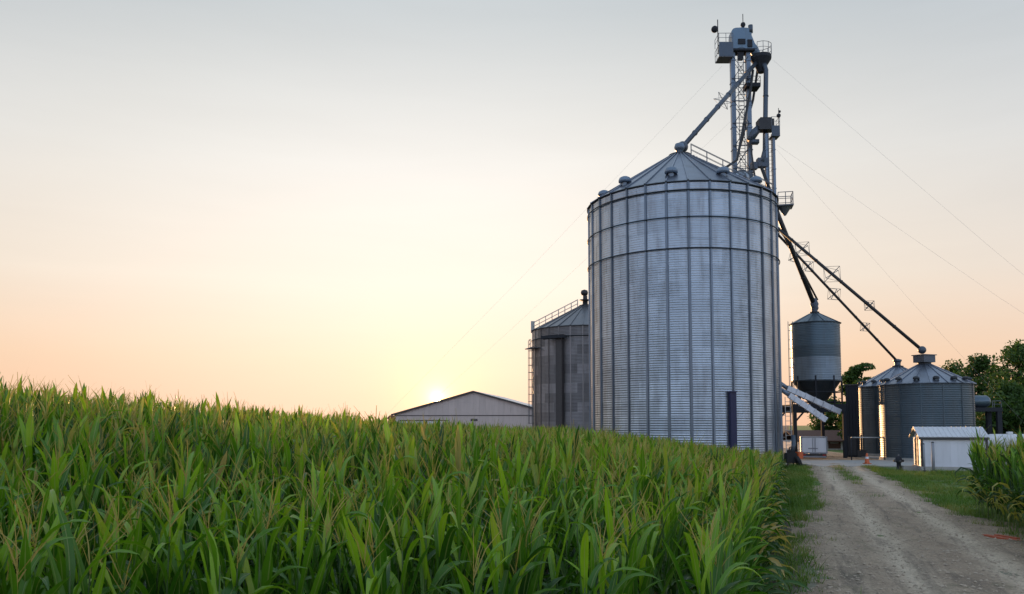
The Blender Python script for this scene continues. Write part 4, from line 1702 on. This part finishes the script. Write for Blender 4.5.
def plant_spots():
    """rows run beside the track, plants every 20 cm in the row"""
    nrm = math.sqrt(1 + EDGE ** 2)
    out = []
    for j in range(0, 90):
        c = -0.62 - j * 0.76 * nrm
        s = np.arange(-12.0, 84.0, 0.21)
        s = s + rng.normal(0, 0.03, len(s))
        y = s
        x = EDGE * y + c + rng.normal(0, 0.035, len(s))
        out.append(np.stack([x, y, np.full(len(s), j)], 1))
    P = np.concatenate(out)
    x, y = P[:, 0], P[:, 1]
    r = np.hypot(x, y)
    a = np.where(y > 0.5, x / np.maximum(y, 0.5), -9.0)
    view = a > -0.92
    keep = np.where(view, r > 5.6, (r > 1.7) & (r < 17) & (y > -1.5)) & (y < 79)
    keep &= ~((np.hypot(x - BX, y - BY) < BR + 2.2)) & ~(np.hypot(x - c2.x, y - c2.y) < R2 + 4)
    keep &= ~((x > BX - BR - 1.0) & (y > BY - 7.0))
    # past the crest on the left nothing shows
    crest = 44 + 40 * np.clip((a + 0.42) / 0.3, 0, 1)
    keep &= (r < crest) | ~view
    keep &= rng.random(len(x)) > 0.04
    return P[keep]


spots = plant_spots()
# right-hand patch of corn
sp2 = []
for j in range(0, 12):
    y = np.arange(15.5, 28.6, 0.205)
    x = EDGE * y + 6.55 + j * 0.80 + rng.normal(0, 0.035, len(y))
    sp2.append(np.stack([x, y + rng.normal(0, 0.03, len(y)), np.full(len(y), j)], 1))
sp2 = np.concatenate(sp2)
sp2 = sp2[(sp2[:, 0] / sp2[:, 1] < 0.80)]
sp2 = sp2[rng.random(len(sp2)) > 0.04]

rr = np.hypot(spots[:, 0], spots[:, 1])
infront = (spots[:, 1] > 1) & (spots[:, 0] / np.maximum(spots[:, 1], 0.5) > -0.70)
order = np.argsort(np.where(infront, rr, 1e9))
near_idx = order[:300]
mask = np.ones(len(spots), bool)
mask[near_idx] = False
near = spots[near_idx]
rest = spots[mask]

# --- 300 nearest plants, one by one
LV = 20
lr = np.random.default_rng(21)
up_leaf, mid_leaf, low_leaf = [], [], []
for k in range(LV):
    for which in (0, 1, 2):
        one = np.array([lr.random() * 0])
        if which < 2:
            args = dict(L=np.array([0.72 + 0.25 * lr.random()]), W=np.array([0.066 + 0.03 * lr.random()]), th0=np.array([0.10 + 0.32 * lr.random()]),
                        bend=np.array([0.02 + 1.5 * lr.random() ** 3]), twist=np.array([lr.normal(0, 0.5)]))
        else:
            args = dict(L=np.array([0.84 + 0.25 * lr.random()]), W=np.array([0.082 + 0.03 * lr.random()]), th0=np.array([0.40 + 0.30 * lr.random()]),
                        bend=np.array([0.8 + 1.2 * lr.random()]), twist=np.array([lr.normal(0, 0.6)]))
        v, uv = leaf_arrays(np.zeros((1, 3)), one, seg=10, ripple=0.30, r=lr, **args)
        tint = (0.24 + 0.48 * lr.random() ** 0.8, 0.06 + 0.36 * lr.random(), 0.0 + 0.20 * lr.random())[which]  # top leaves younger and brighter; lower ones darkened to paint shade into the gaps
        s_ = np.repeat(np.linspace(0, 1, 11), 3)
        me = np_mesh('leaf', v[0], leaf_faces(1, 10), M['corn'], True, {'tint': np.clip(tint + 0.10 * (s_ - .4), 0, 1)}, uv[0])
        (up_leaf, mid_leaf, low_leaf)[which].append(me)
dry_leaf = []
for k in range(4):
    v, uv = leaf_arrays(np.zeros((1, 3)), np.zeros(1), np.array([0.7]), np.array([0.07]), np.array([0.7 + 0.2 * k]), np.array([1.6]), np.array([1.2]), 8, 0.4, lr)
    dry_leaf.append(np_mesh('leaf', v[0], leaf_faces(1, 8), M['corn'], True, {'tint': np.full(27, 0.86 + 0.03 * k)}, uv[0]))
tas = []
for k in range(6):
    v = tassel_arrays(np.zeros((1, 3)), np.array([0.38 + 0.12 * lr.random()]), 7, lr)[0]
    tas.append(np_mesh('tassel', v, tassel_faces(1, 7), M['tassel'], False, {'tint': np.full(len(v), lr.random())}))
stk = []
for k in range(3):
    b = MB()
    zs = np.linspace(0, 2.35, 8)
    b.tube([(0.012 * math.sin(z * 3 + k), 0.012 * math.cos(z * 2.5 + k), z) for z in zs], [0.015 - 0.0042 * z for z in zs], 6)
    stk.append(b.mesh('stalk', M['stalk'], True))
for x, y, j in near:
    sc_ = float(plant_height(x, y)) / 2.86 * (1 + rng.normal(-0.01, 0.06))
    edge = j < 1.5
    p = thing('corn_plant', 'tall tasselled corn plant with some yellowed low leaves on the field edge by the track' if edge else
              'tall green tasselled corn plant standing in the nearest rows of the field', 'corn plant',
              (x, y, float(ground_z(x, y))), rng.random() * 6.28, 'corn plants on the near field edge' if edge else 'corn plants in the nearest rows')
    p.scale = (sc_,) * 3
    inst('stalk', stk[rng.integers(3)], p)
    plane = rng.random() * 6.28
    nlv = 11
    for k in range(nlv):
        z = 0.55 + 1.62 * k / (nlv - 1)
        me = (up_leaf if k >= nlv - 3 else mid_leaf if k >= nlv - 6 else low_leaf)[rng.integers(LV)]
        if edge and k < 3 and rng.random() < 0.5:
            me = dry_leaf[rng.integers(4)]
        s = 1.0 - 0.18 * max(0, k - 6) / 3
        inst('leaf', me, p, (0, 0, z), (rng.normal(0, 0.05), rng.normal(0, 0.05), plane + math.pi * (k % 2) + rng.normal(0, 0.45)), (s, s, s))
    if rng.random() < 0.6:
        inst('tassel', tas[rng.integers(6)], p, (0, 0, 2.33), (rng.normal(0, .08), rng.normal(0, .08), rng.random() * 6.28))


# --- all the other plants: one mass
def corn_mass(name, P, h_override=None):
    V, Fc, UV, TI, off = [], [], [], [], 0
    TV, TF, TT, toff = [], [], [], 0
    r = np.random.default_rng(5)
    d = np.hypot(P[:, 0], P[:, 1])
    hs = (plant_height(P[:, 0], P[:, 1]) if h_override is None else np.full(len(P), h_override)) / 2.86
    hs = hs * (1 + np.clip(r.normal(0, 0.095, len(P)), -.24, .20))
    gz = ground_z(P[:, 0], P[:, 1])
    plane = r.random(len(P)) * 6.28
    ptint = np.clip(0.40 + r.normal(0, 0.12, len(P)) + (vnoise(P[:, 0], P[:, 1], 5.0) - .5) * 0.25, 0.02, 0.75)
    flank = P[:, 2] < 2.5
    for lo, hi, seg, kfrom in ((0, 14, 7, 0), (14, 24, 6, 2), (24, 40, 5, 4), (40, 200, 4, 5)):
        nlv = 11
        for k in range(nlv):
            sel = (d >= lo) & (d < hi)
            if k < kfrom:
                sel &= flank
            n = int(sel.sum())
            if not n:
                continue
            up = k >= nlv - 6
            s = hs[sel]
            base = np.stack([P[sel, 0], P[sel, 1], gz[sel] + (0.55 + 1.62 * k / (nlv - 1)) * s], -1)
            az = plane[sel] + math.pi * (k % 2) + r.normal(0, 0.5, n)
            u = r.random((n, 3))
            if up:
                L, W = 0.72 + 0.25 * u[:, 0], 0.075 + 0.03 * u[:, 1]
                th0, bend = 0.10 + 0.32 * u[:, 2], 0.02 + 1.5 * r.random(n) ** 3
            else:
                L, W = 0.84 + 0.25 * u[:, 0], 0.095 + 0.03 * u[:, 1]
                th0, bend = 0.40 + 0.30 * u[:, 2], 0.8 + 1.2 * r.random(n)
            if k == nlv - 1:
                th0, bend = 0.03 + 0.16 * u[:, 2], 0.02 + 0.5 * r.random(n) ** 3
            L, W = L * s * (1 - 0.18 * max(0, k - 6) / 3), W * s
            v, uv = leaf_arrays(base, az, L, W, th0, bend, r.normal(0, 0.5, n), seg, 0.28, r)
            m = (seg + 1) * 3
            V.append(v.reshape(-1, 3))
            UV.append(uv.reshape(-1, 2))
            Fc.append(leaf_faces(n, seg) + off)
            off += n * m
            tt = ptint[sel] + (r.normal(0.10, 0.17, n) if k >= nlv - 3 else r.normal(-0.17, 0.11, n) if up else r.normal(-0.33, 0.06, n))  # tint drops down the stalk: older leaves, plus painted canopy shade
            tt = np.where(r.random(n) < 0.025, 0.85 + 0.12 * r.random(n), tt)
            if k < 4:
                tt = np.where(flank[sel] & (r.random(n) < 0.35), 0.86 + 0.1 * r.random(n), tt)
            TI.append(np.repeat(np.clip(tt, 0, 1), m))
    far = d > 24
    has = r.random(len(P)) < 0.7
    for sel, nb in ((~far & has, 7), (far & has, 5)):
        n = int(sel.sum())
        if n:
            base = np.stack([P[sel, 0], P[sel, 1], gz[sel] + 2.30 * hs[sel]], -1)
            v = tassel_arrays(base, (0.44 + 0.22 * r.random(n)) * hs[sel], nb, r)
            TV.append(v.reshape(-1, 3))
            TF.append(tassel_faces(n, nb) + toff)
            toff += n * nb * 6
            TT.append(np.repeat(r.random(n), nb * 6))
    # stalks: three-sided
    n = len(P)
    a = np.array([0, 2.09, 4.19])
    zz = np.array([0.0, 2.35])
    rad = np.array([0.014, 0.005])
    st = np.zeros((n, 2, 3, 3))
    st[..., 0] = P[:, 0][:, None, None] + rad[None, :, None] * np.cos(a)[None, None]
    st[..., 1] = P[:, 1][:, None, None] + rad[None, :, None] * np.sin(a)[None, None]
    st[..., 2] = gz[:, None, None] + zz[None, :, None] * hs[:, None, None]
    sf = np.array([(0, 1, 4, 3), (1, 2, 5, 4), (2, 0, 3, 5)])
    sf = (sf[None] + (np.arange(n) * 6)[:, None, None]).reshape(-1, 4)
    lv, lf = np.concatenate(V), np.concatenate(Fc)
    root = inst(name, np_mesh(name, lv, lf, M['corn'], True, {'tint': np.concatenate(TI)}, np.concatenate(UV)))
    o = inst('tassels', np_mesh('tassels', np.concatenate(TV), np.concatenate(TF), M['tassel'], False, {'tint': np.concatenate(TT)}), root)
    tag(o, kind='stuff')
    o = inst('stalks', np_mesh('stalks', st.reshape(-1, 3), sf, M['stalk'], True, {'tint': np.full(n * 6, 0.4)}), root)
    tag(o, kind='stuff')
    return root, len(lf) * 2


cf, n1 = corn_mass('corn_field', rest)
tag(cf, 'dense green corn field stretching from the foreground back to the silos and barn', 'corn', kind='stuff')
cp, n2 = corn_mass('corn_patch', sp2, 2.62)
tag(cp, 'block of green corn on the right side of the dirt track', 'corn', kind='stuff')
print('plants', len(spots), len(sp2), 'tris', n1, n2)


# ------------------------------------------------------------------ grass and stones
def build_grass():
    r = np.random.default_rng(11)
    n = 60000
    y = 13 + 50 * r.random(n) ** 0.8
    c = -0.6 + 22 * r.random(n) ** 1.3
    x = c + EDGE * y
    nz = vnoise(x, y, 2.2) * 0.6 + vnoise(x + 9, y + 4, 0.7) * 0.4
    left = np.clip((1.7 - c) / 0.8, 0, 1) * np.clip((y - 27) / 8, 0.10, 1)
    right = np.clip((c - 5.6 + np.clip((y - 26) / 25, 0, 1) * 0.6) / 0.9, 0, 1) * np.clip((y - 20) / 8, 0.25, 1)
    mid = np.exp(-((c - 3.65) / 0.5) ** 2) * np.clip((y - 32) / 10, 0, 1) * 0.8
    rim = np.exp(-((c - 0.1) / 0.55) ** 2) * 0.7 + np.exp(-((c - 6.2) / 0.5) ** 2) * 0.5
    want = np.clip(left + right + mid + rim, 0, 1)
    keep = (r.random(n) < want) & (nz > 0.66 - 0.36 * want) & (y < 61)
    # clear of the shed
    keep &= ~((x > 27.0) & (y > 54.4))
    keep &= x / y < 0.8
    x, y = x[keep], y[keep]
    n = len(x)
    nb = 5
    bx = np.repeat(x, nb) + r.normal(0, 0.06, n * nb)
    by = np.repeat(y, nb) + r.normal(0, 0.06, n * nb)
    h = (0.06 + 0.19 * r.random(n * nb) ** 1.5) * np.repeat(0.6 + 0.9 * vnoise(x, y, 1.3) + 1.6 * np.clip(vnoise(x + 31, y + 8, 0.8) - 0.72, 0, 1) / 0.28, nb)
    az = r.random(n * nb) * 6.28
    ln = 0.3 + 0.8 * r.random(n * nb)
    N = n * nb
    z = ground_z(bx, by) + 0.01
    w = 0.008 + 0.008 * r.random(N)
    b0 = np.stack([bx - np.sin(az) * w, by + np.cos(az) * w, z], -1)
    b1 = np.stack([bx + np.sin(az) * w, by - np.cos(az) * w, z], -1)
    tp = np.stack([bx + np.cos(az) * h * ln, by + np.sin(az) * h * ln, z + h], -1)
    v = np.stack([b0, b1, tp], 1).reshape(-1, 3)
    f = np.arange(N * 3).reshape(N, 3)
    tn = np.repeat(np.clip(np.repeat(0.15 + 0.75 * vnoise(x + 3, y, 1.7), nb) + r.normal(0, 0.16, N), 0, 1), 3)
    o = inst('grass', np_mesh('grass', v, f, M['grass'], False, {'tint': tn}))
    tag(o, 'short green grass along the track and before the shed', 'grass', kind='stuff')


build_grass()


def build_stones():
    r = np.random.default_rng(12)
    n = 16000
    y = 9 + 30 * r.random(n) ** 1.6
    c = 0.2 + 6.0 * r.random(n)
    x, zr_, _ = road_surface(c, y)
    s = 0.008 + 0.042 * r.random(n) ** 6
    base = np.array([(1, 0, 0), (0, 1, 0), (-1, 0, 0), (0, -1, 0), (0, 0, .7), (0, 0, -.7)], float)
    v = base[None] * s[:, None, None] * (0.6 + 0.8 * r.random((n, 6, 1)))
    v[..., 0] += x[:, None]
    v[..., 1] += y[:, None]
    v[..., 2] += zr_[:, None] + s[:, None] * 0.25
    f = np.array([(0, 1, 4), (1, 2, 4), (2, 3, 4), (3, 0, 4), (1, 0, 5), (2, 1, 5), (3, 2, 5), (0, 3, 5)])
    f = (f[None] + (np.arange(n) * 6)[:, None, None]).reshape(-1, 3)
    o = inst('gravel', np_mesh('gravel', v.reshape(-1, 3), f, M['stone'], False))
    tag(o, 'loose pale gravel scattered over the dirt track', 'gravel', kind='stuff')


build_stones()
